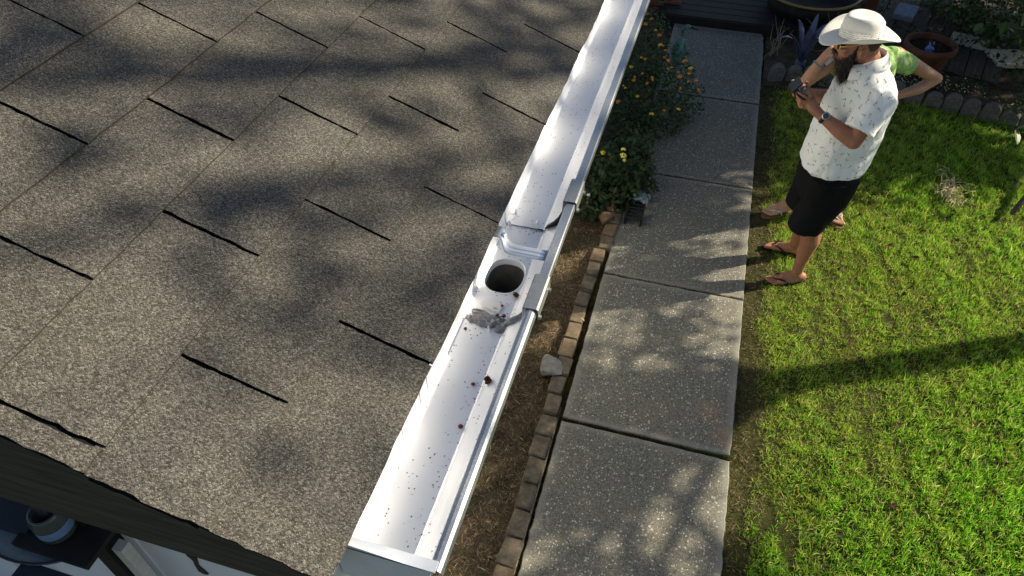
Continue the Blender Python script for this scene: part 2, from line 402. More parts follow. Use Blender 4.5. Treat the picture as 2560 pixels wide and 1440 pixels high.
t.leafy(t.mix(wvx, (.79, .78, .72), (.87, .865, .82)), .22, .7, .2)
t = NT('hat_band'); P = t.obj(); z_ = t.n('SeparateXYZ', {0: P}).outputs[2]
st = t.n('TexWave', {'Vector': P, 'Scale': 32.0, 'Distortion': 2.0, 'Detail': 3.0}, bands_direction='Z').outputs[1]
br = t.noise(P, 90, 3); t.base(t.mix(t.math('MULTIPLY', t.remap(st, .72, .9), t.remap(br, .42, .55)), (.74, .74, .68), (.18, .19, .19))); t.done(.8, .2)
simple('gold_metal', (.75, .50, .20), .3, .5, .9); simple('steel', (.55, .56, .57), .3, .5, .9)
simple('black_leather', (.012, .011, .010), .5, .3); simple('watch_face', (.045, .075, .075), .15, .5)
simple('device_black', (.012, .013, .016), .35, .4); simple('phone_grey', (.42, .44, .47), .3, .5)
t = NT('phone_screen'); t.base((.05, .07, .11)); t.done(.08, .5)
simple('flipflop_black', (.012, .011, .011), .7, .2); simple('sandal_sole', (.16, .085, .05), .7, .2); simple('sandal_strap', (.45, .50, .52), .4, .4)
simple('bracelet_bead', (.10, .22, .24), .4, .4, 0, .6, 150); simple('eye_dark', (.02, .015, .012), .2, .5)
simple('lens_brown', (.10, .06, .03), .08, .5)
m = MATS

# ================================================================== GROUND
GZ = -0.03                                     # soil level; the path's top is z = 0
def grid(name, x0, x1, y0, y1, nx, ny, zf, mat):
    X, Y = np.meshgrid(np.linspace(x0, x1, nx), np.linspace(y0, y1, ny), indexing='ij')
    p = np.stack([X.ravel(), Y.ravel()], 1); z = zf(p)
    V = np.column_stack([p, z]); I = np.arange(nx * ny).reshape(nx, ny)
    Q = np.stack([I[:-1, :-1], I[1:, :-1], I[1:, 1:], I[:-1, 1:]], -1).reshape(-1, 4)
    return np_mesh(name, V, Q, mat=mat, smooth=True)
mesh('ground', [(-90, -90, -.075), (90, -90, -.075), (90, 90, -.075), (-90, 90, -.075)], [(0, 1, 2, 3)], m['far_ground'])['kind'] = 'structure'
def lawn_z(p): return GZ + .010 * fnoise(p, .9, 3, 3) + .004 * fnoise(p, 7, 4, 2)
tag(grid('lawn_ground', .50, 6.5, -.6, 6.45, 120, 140, lawn_z, m['lawn_thatch']), kind='structure')
tag(grid('bed_ground', -.95, -.30, -.3, 8.0, 40, 300, lambda p: GZ - .012 + .018 * fnoise(p, 2.2, 8, 4), m['soil']), kind='structure')
tag(grid('back_bed_ground', .57, 7.0, 6.40, 13.0, 120, 90, lambda p: GZ + .012 + .03 * fnoise(p, 1.2, 9, 4), m['soil']), kind='structure')

# ------------------------------------------------------------------ path of cast slabs
path = tag(empty('garden_path', (0, 0, 0)), kind='structure')
ye = [-.18, 1.05, 2.27, 3.49, 4.72, 6.01, 7.45]
for i in range(6):
    y0, y1 = ye[i] + (.010 if i == 2 else .006), ye[i + 1] - (.010 if i == 1 else .006)
    bm = bmesh.new(); nx, ny = 24, 32; x0, x1 = -.366, .553
    per = [(x0 + (x1 - x0) * k / nx, y0) for k in range(nx)] + [(x1, y0 + (y1 - y0) * k / ny) for k in range(ny)] + \
          [(x1 - (x1 - x0) * k / nx, y1) for k in range(nx)] + [(x0, y1 - (y1 - y0) * k / ny) for k in range(ny)]
    per = np.array(per); jit = fnoise(per, 9, 20 + i, 3) * .0035 + RNG.normal(0, .0012, len(per))
    cen = per.mean(0); out = per + (cen - per) / np.linalg.norm(cen - per, axis=1)[:, None] * jit[:, None]
    if i == 5:                                  # crumbled far right corner
        dd = np.linalg.norm(per - np.array([x1, y1]), axis=1); k = dd < .3
        out[k, 0] -= np.abs(RNG.normal(0, .02, k.sum())) * (1 - dd[k] / .3)
    if i in (1, 2):                             # worn corner by the joint
        dd = np.linalg.norm(per - np.array([x1, (y1 if i == 1 else y0)]), axis=1); k = dd < .06
        out[k] += (cen - out[k]) * .012
    inn = out + (cen - out) * .012
    V = np.concatenate([np.column_stack([out, np.full(len(out), -.07)]), np.column_stack([out, np.full(len(out), -.007)]),
                        np.column_stack([inn, np.zeros(len(out))])])
    n = len(out); F = [(k, (k + 1) % n, n + (k + 1) % n, n + k) for k in range(n)] + [(n + k, n + (k + 1) % n, 2 * n + (k + 1) % n, 2 * n + k) for k in range(n)]
    F.append(tuple(range(2 * n, 3 * n)))
    o = mesh('concrete_slab', V, F, m['aggregate_concrete'], path)
    o.location.z = [-.0, .0, .004, 0, -.003, 0][i]; o.rotation_euler = (0, RNG.normal(0, .0015), 0)

# ------------------------------------------------------------------ blades (grass, straw)
def blades(name, base, h, wdt, lean, col, mat, parent=None, flat=None, la=None):
    n = len(base); yaw = RNG.uniform(0, 2 * math.pi, n)
    s = np.stack([np.cos(yaw), np.sin(yaw), np.zeros(n)], 1) * (wdt / 2)[:, None]
    if la is None: la = RNG.uniform(0, 2 * math.pi, n)
    lv = np.stack([np.cos(la), np.sin(la)], 1) * lean[:, None]
    mid = base.copy(); mid[:, :2] += lv * .35; mid[:, 2] += h * .62
    tip = base.copy(); tip[:, :2] += lv; tip[:, 2] += h * (1.0 if flat is None else flat)
    V = np.stack([base - s, base + s, mid + s * .8, mid - s * .8, tip], 1).reshape(-1, 3)
    i = np.arange(n)[:, None] * 5
    c = np.repeat(col, 5, 0).reshape(n, 5, 3); c[:, :2] *= .42; c[:, 4] *= 1.15  # contrast put into the colour: shaded gaps at the feet, bright tips
    return np_mesh(name, V, i + np.array([[0, 1, 2, 3]]), i + np.array([[3, 2, 4]]), mat, parent, c.reshape(-1, 3))

NT_ = 44000; PER = 7
tc = np.column_stack([RNG.uniform(.60, 3.3, NT_), RNG.uniform(1.2, 6.42, NT_)]); N = NT_ * PER
off = RNG.normal(0, .0075, (N, 2)); gp = np.repeat(tc, PER, 0) + off; tuft = np.repeat(RNG.random(NT_), PER)
# keep what the camera could see, plus a margin a step to either side
edge_x = .665 + .05 * fnoise(np.column_stack([gp[:, 1], gp[:, 1] * 0]), 1.1, 31, 4) + .02 * fnoise(gp, 6, 33, 2)
patch = fnoise(gp, .75, 35, 4); fine = fnoise(gp, 5.5, 36, 3)
dens = np.clip(.80 + .35 * fine + .25 * patch, .12, 1.0)
dens *= np.clip((gp[:, 0] - edge_x) / .10, 0, 1) ** .6
bare = (np.hypot((gp[:, 0] - .74) / .055, (gp[:, 1] - 2.0) / .10) < 1) | (np.hypot((gp[:, 0] - .86) / .05, (gp[:, 1] - 1.9) / .12) < 1)
dens[bare] *= .12
keep = (RNG.random(N) < dens) & (gp[:, 0] < 1.15 + .42 * gp[:, 1]) & (gp[:, 1] < 6.5 - .09 * (gp[:, 0] - .6) + .02)
gp = gp[keep]; patch = patch[keep]; fine = fine[keep]; off = off[keep]; tuft = tuft[keep]; n = len(gp)
near = np.clip((3.6 - gp[:, 1]) / 2.2, 0, 1)                        # lusher, broader blades near the front right
lush = np.clip(.35 + .5 * near + .35 * patch + .25 * (gp[:, 0] - 1.4), 0, 1)
mixr = RNG.random(n)
gcol = np.where((mixr < .13 + .36 * (1 - lush))[:, None], np.array([.49, .475, .090]), np.array([.235, .460, .030]))
gcol = np.where((mixr > .93)[:, None], np.array([.62, .53, .25]), gcol)
gcol = gcol * (0.50 + .55 * RNG.random((n, 1)) + .40 * tuft[:, None]) * (1 + .18 * fine[:, None]) + lush[:, None] * np.array([-.03, .07, .0]) * RNG.random((n, 1))
gcol = np.clip(gcol, .01, .8)
hh = RNG.uniform(.014, .040, n) * (.75 + .65 * lush) * (.7 + .6 * tuft) * np.where(RNG.random(n) < .03, 1.7, 1.0); ww = RNG.uniform(.0022, .0040, n) * (.85 + .7 * lush)
base = np.column_stack([gp, lawn_z(gp) - .004])
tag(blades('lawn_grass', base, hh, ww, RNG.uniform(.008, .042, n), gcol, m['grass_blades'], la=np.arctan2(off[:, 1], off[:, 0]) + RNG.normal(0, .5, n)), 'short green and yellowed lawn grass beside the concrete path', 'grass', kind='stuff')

# dry litter in the strip between the house and the path, and along the lawn edge
def litter(name, n, x0, x1, y0, y1, zf, pal, label, ln=(.012, .055), wd=(.0018, .0042), dens=None, up=.012):
    p = np.column_stack([RNG.uniform(x0, x1, n), RNG.uniform(y0, y1, n)])
    if dens is not None: p = p[RNG.random(n) < dens(p)]
    n = len(p); pal = np.array(pal); c = pal[RNG.integers(0, len(pal), n)] * RNG.uniform(.45, 1.25, (n, 1))
    b = np.column_stack([p, zf(p) + RNG.uniform(.0, .012, n)])
    return tag(blades(name, b, RNG.uniform(.001, up, n), RNG.uniform(*wd, n), RNG.uniform(*ln, n), c, m['straw'], flat=.4), label, 'litter', kind='stuff')
bedz = lambda p: GZ - .012 + .018 * fnoise(p, 2.2, 8, 4)
litter('dry_straw_litter', 42000, -.82, -.375, .9, 5.2, bedz, [(.28, .19, .105), (.17, .115, .068), (.42, .32, .20), (.09, .070, .046), (.14, .125, .08)],
       'dry brown straw and clippings covering the strip beside the house', dens=lambda p: np.clip(.65 + .5 * fnoise(p, 3.5, 41, 3), .12, 1))
litter('edge_straw', 9000, .545, .74, 1.2, 6.4, lawn_z, [(.22, .155, .085), (.12, .085, .05), (.30, .23, .14), (.06, .045, .03)],
       'dry brown clippings along the lawn edge of the path', ln=(.008, .035))
wp = np.column_stack([RNG.uniform(-.80, -.40, 16000), RNG.uniform(.9, 4.4, 16000)])
wp = wp[RNG.random(len(wp)) < np.clip(1.6 * fnoise(wp, 1.9, 43, 3) - .35, 0, .8)]; n = len(wp)
wc = np.where((RNG.random(n) < .6)[:, None], np.array([.075, .115, .025]), np.array([.15, .145, .05])) * RNG.uniform(.5, 1.2, (n, 1))
tag(blades('weed_grass', np.column_stack([wp, bedz(wp)]), RNG.uniform(.01, .035, n), RNG.uniform(.0015, .003, n), RNG.uniform(.01, .03, n), wc, m['grass_blades']),
    'thin green weeds sprouting in the dry strip beside the house', 'weeds', kind='stuff')
# moss and dirt in the slab joints
mv, mc = [], []
for yj in ye[1:6]:
    k = 2600 if yj < 3 else 1300
    x = RNG.uniform(-.36, .55, k); mv.append(np.column_stack([x, yj + RNG.normal(0, .0055, k), np.full(k, -.018)]))
    g = np.clip((x - .28) / .22, 0, 1)[:, None] * (1 if yj < 5 else .3)
    mc.append((np.array([.085, .062, .036]) * (1 - g) + np.array([.10, .13, .030]) * g) * RNG.uniform(.4, 1.3, (k, 1)))
k = 7000; yy = RNG.uniform(1.0, 4.9, k); mv.append(np.column_stack([-.384 + RNG.normal(0, .008, k), yy, np.full(k, -.022)]))
g = np.clip(1.5 * fnoise(np.column_stack([yy, yy * 0]), 1.5, 46, 3), 0, 1)[:, None]; mc.append((np.array([.07, .052, .03]) * (1 - g) + np.array([.17, .15, .03]) * g) * RNG.uniform(.4, 1.3, (k, 1)))
mv = np.concatenate(mv); mc = np.concatenate(mc); n = len(mv)
tag(blades('joint_moss', mv, RNG.uniform(.010, .030, n), RNG.uniform(.0015, .0035, n), RNG.uniform(.002, .014, n), mc, m['straw']), 'moss and dirt packed into the joints between the path slabs', 'moss', kind='stuff')

# ================================================================== HOUSE
house = tag(empty('house', (-1.2, .66, 0)), 'house with grey-brown shingle roof, dark gable board and white siding below', 'house')
HI = Matrix.Translation((1.2, -.66, 0))
def hpart(name, V, F, mat, parent=None, smooth=False):
    o = mesh(name, V, F, mat, parent or house, smooth)
    if parent is None: o.matrix_parent_inverse = HI
    return o
ALPHA = math.atan(.4167); ca, sa = math.cos(ALPHA), math.sin(ALPHA)
EX, EZ = -.295, 2.484
def roofp(s, y, h): return np.array((EX - s * ca + h * sa, y, EZ + s * sa + h * ca))
Y_RAKE = .262
# deck
V = [roofp(s, y, h) for s in (.012, 2.6) for y in (Y_RAKE + .012, 4.2) for h in (-.022, -.002)]
deck = hpart('roof_deck', V, [(0, 1, 3, 2), (4, 6, 7, 5), (0, 4, 5, 1), (2, 3, 7, 6), (0, 2, 6, 4), (1, 5, 7, 3)], m['black_timber'])
EXPO, TABW, SLOT = .1475, .3335, .0062
row_off = [.257, .108, .294, .145, .340, .197, .048, .240, .090, .280, .120]
NROW = 11
for r in range(NROW):
    s0 = r * EXPO; y = row_off[r] - TABW * 2
    edges = []
    while y < 3.6: edges.append(y); y += TABW + RNG.normal(0, .0012)
    for k in range(len(edges) - 1):
        a, b = edges[k] + SLOT * RNG.uniform(.32, .62), edges[k + 1] - SLOT * RNG.uniform(.32, .62)
        if b < Y_RAKE + .02: continue
        rake = a < Y_RAKE
        if rake: a = Y_RAKE
        ns, nb = 14, 12
        sb = s0 + RNG.normal(0, .0008)
        def jl(pts, ax, amp):
            pts = np.array(pts); pts[:, ax] += RNG.normal(0, amp, len(pts)); return pts
        sag = RNG.normal(0, .0011)
        bot = jl([(sb + sag * math.sin(math.pi * i / nb), a + (b - a) * i / nb) for i in range(nb)], 0, .0006)
        rgt = jl([(sb + (EXPO + .012) * i / ns, b) for i in range(ns)], 1, .0007)
        top = np.array([(sb + EXPO + .012, b - (b - a) * i / 4) for i in range(4)])
        lft = jl([(sb + (EXPO + .012) * (1 - i / ns), a) for i in range(ns)], 1, .0013 if rake else .0007)
        per = np.concatenate([bot, rgt, top, lft]); n = len(per)
        lift = RNG.uniform(0, .0012)
        hT = lambda s: .0100 + lift * (1 - (s - s0) / .3) - (s - s0) / .30 * .0085
        T = [roofp(s, yy, hT(s)) for s, yy in per]; B = [roofp(s, yy, hT(s) - .0042) for s, yy in per]
        # one inner ring so that the surface can carry a slight undulation
        cen = per.mean(0); V = T + B
        F = [tuple(range(n))] + [(i, n + i, n + (i + 1) % n, (i + 1) % n) for i in range(n)]
        # tarred head lap running on below the next course
        hb = len(V); yy0 = a - (0 if rake else SLOT / 2); yy1 = b + SLOT / 2
        for s, yy in ((s0 + EXPO + .0115, yy0), (s0 + EXPO + .0115, yy1), (s0 + .29, yy1), (s0 + .29, yy0)):
            V.append(roofp(s, yy, hT(s) - .0012))
        F.append((hb, hb + 1, hb + 2, hb + 3))
        o = hpart('shingle', V, F, [m['shingle_granules'], m['shingle_tar'], m['shingle_edge']], deck)
        mi = np.ones(len(o.data.polygons), np.int32); mi[0] = 0; mi[1:nb + 1] = 2; o.data.polygons.foreach_set('material_index', mi)
        o.matrix_parent_inverse = Matrix.Identity(4)
# tar strip under the first course, seen through its slots
hpart('starter_strip', [roofp(.004, Y_RAKE + .004, .0012), roofp(.004, 4.1, .0012), roofp(.25, 4.1, .0012), roofp(.25, Y_RAKE + .004, .0012)], [(0, 1, 2, 3)], m['shingle_tar'], deck)
# gable board: horizontal lower edge, sloping top
def wedge(x0, x1, y0, y1, zb, drop):
    zt = lambda x: EZ + (EX - x) * math.tan(ALPHA) - drop
    V = [(x0, y0, zb), (x1, y0, zb), (x1, y0, zt(x1)), (x0, y0, zt(x0)), (x0, y1, zb), (x1, y1, zb), (x1, y1, zt(x1)), (x0, y1, zt(x0))]
    return V, [(0, 3, 2, 1), (4, 5, 6, 7), (0, 1, 5, 4), (1, 2, 6, 5), (2, 3, 7, 6), (3, 0, 4, 7)]
hpart('gable_board', *wedge(-.335, -2.4, .284, .306, 2.376, .030), m['dark_timber'])
def rail(x0, x1, y0, y1, d0, d1):
    zt = lambda x: EZ + (EX - x) * math.tan(ALPHA)
    V = [(x, y, zt(x) - d) for x in (x0, x1) for y in (y0, y1) for d in (d0, d1)]
    return V, [(0, 1, 3, 2), (4, 6, 7, 5), (0, 4, 5, 1), (2, 3, 7, 6), (0, 2, 6, 4), (1, 5, 7, 3)]
hpart('rake_moulding', *rail(-.33, -2.4, .268, .2835, .005, .048), m['dark_timber'])
# eave fascia behind the gutter, side wall, gable wall of lapped boards
V, F = boxg((-.330, 2.2, 2.40), (.022, 3.8, .150)); hpart('eave_fascia', V, F, m['white_siding'])
V, F = boxg((-.60, 2.25, 2.352), (.52, 3.75, .012)); hpart('soffit', V, F, m['white_siding'])
for i in range(20):
    z0 = -.06 + i * .12
    V, F = boxg((-.880, 2.45, z0 + .06), (.016, 3.55, .124), ry=rad(-4)); hpart('siding_board', V, F, m['white_siding'])
    V, F = boxg((-2.12, .670, z0 + .06), (1.24, .016, .124), rx=rad(-4)); hpart('siding_board', V, F, m['white_siding'])
V, F = boxg((-1.20, .80, 1.15), (.64, .10, 2.40)); hpart('wall_core', V, F, m['black_timber'])
# door with strap latch, dark post beside it
V, F = boxg((-1.185, .690, 1.02), (.52, .035, 2.05)); door = hpart('door', V, F, m['white_siding'])
V, F = boxg((-1.470, .688, 1.05), (.045, .05, 2.10)); hpart('door_jamb', V, F, m['white_siding'])
lat = [(-1.266, 1.118), (-1.245, 1.123), (-1.228, 1.116), (-1.238, 1.075), (-1.243, 1.05), (-1.226, .998), (-1.244, .986), (-1.262, 1.000), (-1.258, 1.05), (-1.252, 1.085)]
V = [(x, .668, z) for x, z in lat] + [(x, .6723, z) for x, z in lat]; n = len(lat)
o = hpart('latch', V, [tuple(range(n)), tuple(range(2 * n - 1, n - 1, -1))] + [(i, n + i, n + (i + 1) % n, (i + 1) % n) for i in range(n)], m['black_leather'], door)
V, F = boxg((-1.535, .640, 1.10), (.075, .075, 2.3)); hpart('porch_post', V, F, m['black_timber'])
tag(mesh('porch_floor', [(-3.4, -.6, -.02), (-.88, -.6, -.02), (-.88, .66, -.02), (-3.4, .66, -.02)], [(0, 1, 2, 3)], m['edger_concrete']), kind='structure')

# bench with dark rails below the gable, a jar standing on it
bench = tag(empty('porch_stand', (-1.7, .55, 0)), 'dark painted stand with a grey tray against the white siding', 'stand')
BI = Matrix.Translation((1.7, -.55, 0))
def bpart(name, V, F, mat, smooth=False):
    o = mesh(name, V, F, mat, bench, smooth); o.matrix_parent_inverse = BI; return o
bpart('top_rail', *boxg((-1.90, .585, 1.285), (.52, .10, .07)), m['navy_paint'])
bpart('shelf', *boxg((-1.540, .575, 1.295), (.26, .15, .02)), m['black_timber'])
bpart('lower_rail', *boxg((-1.535, .445, 1.235), (.19, .07, .055)), m['navy_paint'])
a = np.linspace(rad(200), rad(345), 18); cx_, cy_ = -1.66, .60
ring = [(cx_ + .20 * math.cos(q), cy_ + .135 * math.sin(q)) for q in a]
V = [(x, y, 1.262) for x, y in ring] + [(x, y, 1.272) for x, y in ring] + [(cx_ + (x - cx_) * .96, cy_ + (y - cy_) * .96, 1.285) for x, y in ring]
n = len(ring); F = [tuple(range(n)), tuple(range(2 * n - 1, n - 1, -1))] + [(i, i + 1, n + i + 1, n + i) for i in range(n - 1)]
bpart('tray', V[:2 * n], F, m['grey_enamel'])
bpart('tray_rim', *tubeg([(x, y, 1.275) for x, y in ring], .004, 6), m['navy_paint'])
for x, y in ((-1.475, .43), (-1.42, .61), (-2.1, .61)): bpart('leg', *boxg((x, y, .60), (.035, .035, 1.23)), m['pale_post'])
jar = tag(empty('jar', (-1.560, .575, 1.306)), 'glass jar with a pale blue band on the dark stand', 'jar')
def lathe(prof, n=24, closed=True):
    V, F = [], []
    for r, z in prof:
        for j in range(n): q = 2 * math.pi * j / n; V.append((r * math.cos(q), r * math.sin(q), z))
    for i in range(len(prof) - 1):
        for j in range(n): F.append((i * n + j, i * n + (j + 1) % n, (i + 1) * n + (j + 1) % n, (i + 1) * n + j))
    if closed: F.append(tuple((len(prof) - 1) * n + j for j in range(n)))
    return V, F
mesh('glass', *lathe([(.0, 0), (.047, 0), (.05, .01), (.05, .09), (.042, .10), (.042, .112), (.036, .112), (.034, .02)]), m['glass_jar'], jar, True)
mesh('band', *lathe([(.0512, .028), (.0516, .030), (.0516, .062), (.0512, .064)], closed=False), m['blue_band'], jar, True)

# ================================================================== GUTTER
gut = tag(empty('roof_gutter', (-.24, .9, 2.39)), 'white painted roof gutter with open drain outlet along the shingle edge', 'gutter')
GI = Matrix.Translation((.24, -.9, -2.39))
def gpart(name, V, F, mat, parent=None, smooth=False):
    o = mesh(name, V, F, mat, parent or gut, smooth)
    if parent is None: o.matrix_parent_inverse = GI
    return o
FZ = 2.393
# cross-section: back wall, floor, ogee front, lip
prof = [(-.3150, 2.492), (-.3150, 2.404), (-.3135, 2.3965), (-.3095, FZ), (-.2380, FZ), (-.2350, 2.3945), (-.2335, 2.3985), (-.2285, 2.404), (-.2215, 2.4085),
        (-.2120, 2.4150), (-.2050, 2.4230), (-.2000, 2.4335), (-.1965, 2.4450), (-.1945, 2.4580), (-.1935, 2.4700)]
def extr(pf, y0, y1, dz=0.0, dx=0.0, th=.0012, ny=1):
    """sheet extruded along y with a little thickness downwards/outwards"""
    ys = np.linspace(y0, y1, ny + 1); k = len(pf); V = []
    pf = np.array(pf); d = np.gradient(pf, axis=0); nrm = np.column_stack([d[:, 1], -d[:, 0]]); nrm /= np.linalg.norm(nrm, axis=1)[:, None]
    for y in ys:
        V += [(x + dx, y, z + dz) for x, z in pf]
    off = len(V)
    for y in ys: V += [(x + dx - n_[0] * -th, y, z + dz + n_[1] * th) for (x, z), n_ in zip(pf, nrm)]
    F = []
    for i in range(ny):
        for j in range(k - 1):
            q = i * k + j; F.append((q, q + k, q + k + 1, q + 1)); q += off; F.append((q, q + 1, q + k + 1, q + k))
    for j in range(k - 1):
        F.append((j, j + 1, off + j + 1, off + j)); q = ny * k; F.append((q + j, off + q + j, off + q + j + 1, q + j + 1))
    return np.array(V), F
gpart('trough', *extr(prof, 1.046, 4.1, ny=6), m['gutter_paint'], smooth=.45)
gpart('trough', *extr(prof, .316, .790, ny=2), m['gutter_paint'], smooth=.45)
# outlet section between the two seams lies under them; its floor carries the hole
dz = -.0022
floor_i = 4
gpart('outlet_front', *extr(prof[floor_i:], .772, 1.062, dz=dz, dx=.0016), m['gutter_paint'], smooth=.45)
gpart('outlet_back', *extr(prof[:4], .772, 1.062, dz=dz, dx=-.0016), m['gutter_paint'], smooth=.45)
hc = (-.2735, .903); ha, hb_ = .0345, .0450; NH = 48
def hole(r, dzz, e=2.5):
    return [(hc[0] + math.copysign(abs(math.cos(q)) ** (2 / e), math.cos(q)) * (ha + r), hc[1] + math.copysign(abs(math.sin(q)) ** (2 / e), math.sin(q)) * (hb_ + r), FZ + dzz) for q in np.linspace(0, 2 * math.pi, NH, endpoint=False)]
fx0, fx1, fy0, fy1 = -.3111, -.2364, .772, 1.062
outer = []
for q in np.linspace(0, 2 * math.pi, NH, endpoint=False):
    c_, s_ = math.cos(q), math.sin(q); tt = min(((fx1 - hc[0]) if c_ > 0 else (hc[0] - fx0)) / max(abs(c_), 1e-6), ((fy1 - hc[1]) if s_ > 0 else (hc[1] - fy0)) / max(abs(s_), 1e-6))
    outer.append((hc[0] + c_ * tt, hc[1] + s_ * tt, FZ + dz))
for cx_, cy_ in ((fx0, fy0), (fx0, fy1), (fx1, fy0), (fx1, fy1)):
    j = int(np.argmin([math.hypot(o_[0] - cx_, o_[1] - cy_) for o_ in outer])); outer[j] = (cx_, cy_, FZ + dz)
gpart('outlet_floor', *loftg([outer, hole(.0032, dz)], cap=False), m['gutter_paint'])
outl = gpart('drain_outlet', *loftg([hole(.0034, dz + .0003), hole(.0026, dz + .0014), hole(.0010, dz + .0016), hole(0, dz + .0008), hole(-.001, dz - .012)], cap=False), m['gutter_paint'], smooth=.45)
o = gpart('spout', *loftg([hole(-.001, dz - .012), hole(-.0022, -.05), hole(-.003, -.10), hole(-.004, -.165)], cap=False), m['outlet_inside'], outl, smooth=.45); o.matrix_parent_inverse = Matrix.Identity(4)
o = gpart('spout_elbow', *ellg((hc[0] + .004, hc[1] + .012, FZ - .160), (.034, .036, .008)), m['gutter_paint'], outl, True); o.matrix_parent_inverse = Matrix.Identity(4)
# lips: folded metal tops on the front wall
lip = [(-.1945, 2.4600), (-.1940, 2.4770), (-.1925, 2.4792), (-.1785, 2.4792), (-.1768, 2.4775), (-.1762, 2.4640), (-.1790, 2.4600)]
lip2 = [(-.1945, 2.4600), (-.1940, 2.4765), (-.1925, 2.4785), (-.1875, 2.4800), (-.1825, 2.4790), (-.1785, 2.4755), (-.1768, 2.4700), (-.1770, 2.4640), (-.1800, 2.4600)]
gpart('lip', *extr(lip, 1.060, 4.1, th=.0009), m['gutter_lip'])
gpart('lip', *extr(lip, .768, 1.060, dz=-.0008, th=.0009), m['gutter_lip'])
gpart('lip', *extr(lip2, .316, .768, th=.0009), m['gutter_lip'], smooth=.45)
# slip-joint clips folded over the lip
clip = [(-.2010, 2.4560), (-.2000, 2.4800), (-.1975, 2.4822), (-.1770, 2.4822), (-.1738, 2.4800), (-.1728, 2.4600)]
for y0, y1 in ((1.036, 1.108), (.752, .832)):
    cl = gpart('joint_clip', *extr(clip, y0, y1, th=.0012), m['clip_metal'])
    bx_ = bevel_box('clip_screw', (-.1712, y0 + .004, 2.462), (.005, .006, .006), .0015, m['steel'], cl); bx_.matrix_parent_inverse = Matrix.Identity(4)
    bx_ = bevel_box('clip_screw', (-.1712, y1 - .012, 2.462), (.005, .006, .006), .0015, m['steel'], cl); bx_.matrix_parent_inverse = Matrix.Identity(4)
# black gasket arcing up the front wall at the far joint
g_ = [(-.2330, 1.044, 2.4000), (-.2260, 1.043, 2.4085), (-.2150, 1.046, 2.4160), (-.2060, 1.052, 2.4260), (-.2000, 1.060, 2.4400), (-.1965, 1.072, 2.4560), (-.1950, 1.082, 2.4680)]
gpart('gasket', *tubeg(g_, [.0016, .0042, .0050, .0050, .0042, .0032, .0012], 8), m['black_rubber'], smooth=.45)
gpart('seam_gap', *tubeg([(-.305 + .067 * i / 8, 1.0445 + .0006 * math.sin(i * 2), FZ + .0006) for i in range(9)], [.0003, .0004, .0006, .0007, .0008, .0009, .0011, .0014, .0020], 5), m['black_rubber'])
# near joint: smeared sealant across the floor and up the front
parts = []
for k in range(64):
    x0 = -.3110 + RNG.uniform(0, .055); ln_ = RNG.uniform(.016, .042); yc = .787 + RNG.normal(0, .0070) * (1.3 if x0 < -.285 else .8); wv = RNG.normal(0, .004); x1 = min(x0 + ln_, -.234)
    parts += chain([(x0, yc, FZ + .0010), ((x0 + x1) / 2, yc + wv - .003, FZ + .0022), (x1, yc - .006 + RNG.normal(0, .003), FZ + .0012)], [RNG.uniform(.0007, .0016), RNG.uniform(.0014, .0026), RNG.uniform(.0007, .0016)], 7)
for k in range(8):
    x0 = -.262 + RNG.uniform(0, .022); parts.append(capg((x0, .778 + RNG.normal(0, .007), FZ + .002), (x0 + .012, .780 + RNG.normal(0, .007), FZ + .003), .0042, .0034, 8, 3))
parts += chain([(-.236, .780, 2.398), (-.226, .783, 2.408), (-.214, .788, 2.4165), (-.206, .796, 2.4250), (-.201, .806, 2.437), (-.197, .818, 2.456)], [.0060, .0066, .0052, .0030, .0018, .0012], 8)
me = remesh(parts, .0010, 1, .3); gpart_ = link('sealant', me, m['sealant'], gut, True); gpart_.matrix_parent_inverse = GI
# label sticker, hanger strap, screws
V = [(-.2960, .8170, FZ + .0016), (-.2890, .8360, FZ + .0012), (-.2520, .8290, FZ + .0008), (-.2590, .8070, FZ + .0012)]
lab = gpart('label_sticker', V, [(0, 3, 2, 1)], m['paper_label'])
for i in range(9):
    x = -.2690 + .0018 * (i % 5); y = .8140 + .0026 * (i // 5) + RNG.normal(0, .0004)
    o = gpart('print_mark', *boxg((x, y, FZ + .0019), (.0011, RNG.uniform(.0006, .0016), .0002)), m['device_black'], lab); o.matrix_parent_inverse = Matrix.Identity(4)
# strap: from under the shingles, down a step, then across to the lip
sx_ = np.array([-.3120, -.2990, -.2900, -.2850, -.2800, -.2740, -.2690, -.2640, -.2550, -.2400, -.2100, -.1945])
sz_ = np.array([2.4780, 2.4775, 2.4770, 2.4765, 2.4740, 2.4700, 2.4680, 2.4670, 2.4665, 2.4665, 2.4665, 2.4665])
sy_ = np.array([.9350, .9350, .9350, .9345, .9300, .9200, .9130, .9090, .9080, .9080, .9080, .9080]) - .012
hw_ = 1.22 * np.array([.0125, .0125, .0125, .0120, .0115, .0125, .0135, .0125, .0115, .0112, .0112, .0112])
V, F = [], []
for x, z, y, hw in zip(sx_, sz_, sy_, hw_):
    for q, rz_ in ((-1, 0), (-.62, .0001), (-.5, .0018), (-.2, .0018), (-.08, .0001), (.08, .0001), (.2, .0018), (.5, .0018), (.62, .0001), (1, 0)):
        V.append((x, y + q * hw, z + (rz_ if x > -.262 else rz_ * .15)))
for i in range(len(sx_) - 1):
    for j in range(9): q = i * 10 + j; F.append((q, q + 10, q + 11, q + 1))
strap = gpart('hanger_strap', V, F, m['bright_aluminium'], smooth=.45)
for o_ in (strap,):
    md = o_.modifiers.new('t', 'SOLIDIFY'); md.thickness = .0013; md.offset = -1
o = gpart('hanger_screw', *lathe([(.0068, 0), (.0068, .001), (.0046, .0012), (.0046, .0046), (.0038, .0052)], 6), m['bright_aluminium'], strap); o.matrix_parent_inverse = Matrix.Identity(4); o.location = (-.2800, .919, 2.4735)
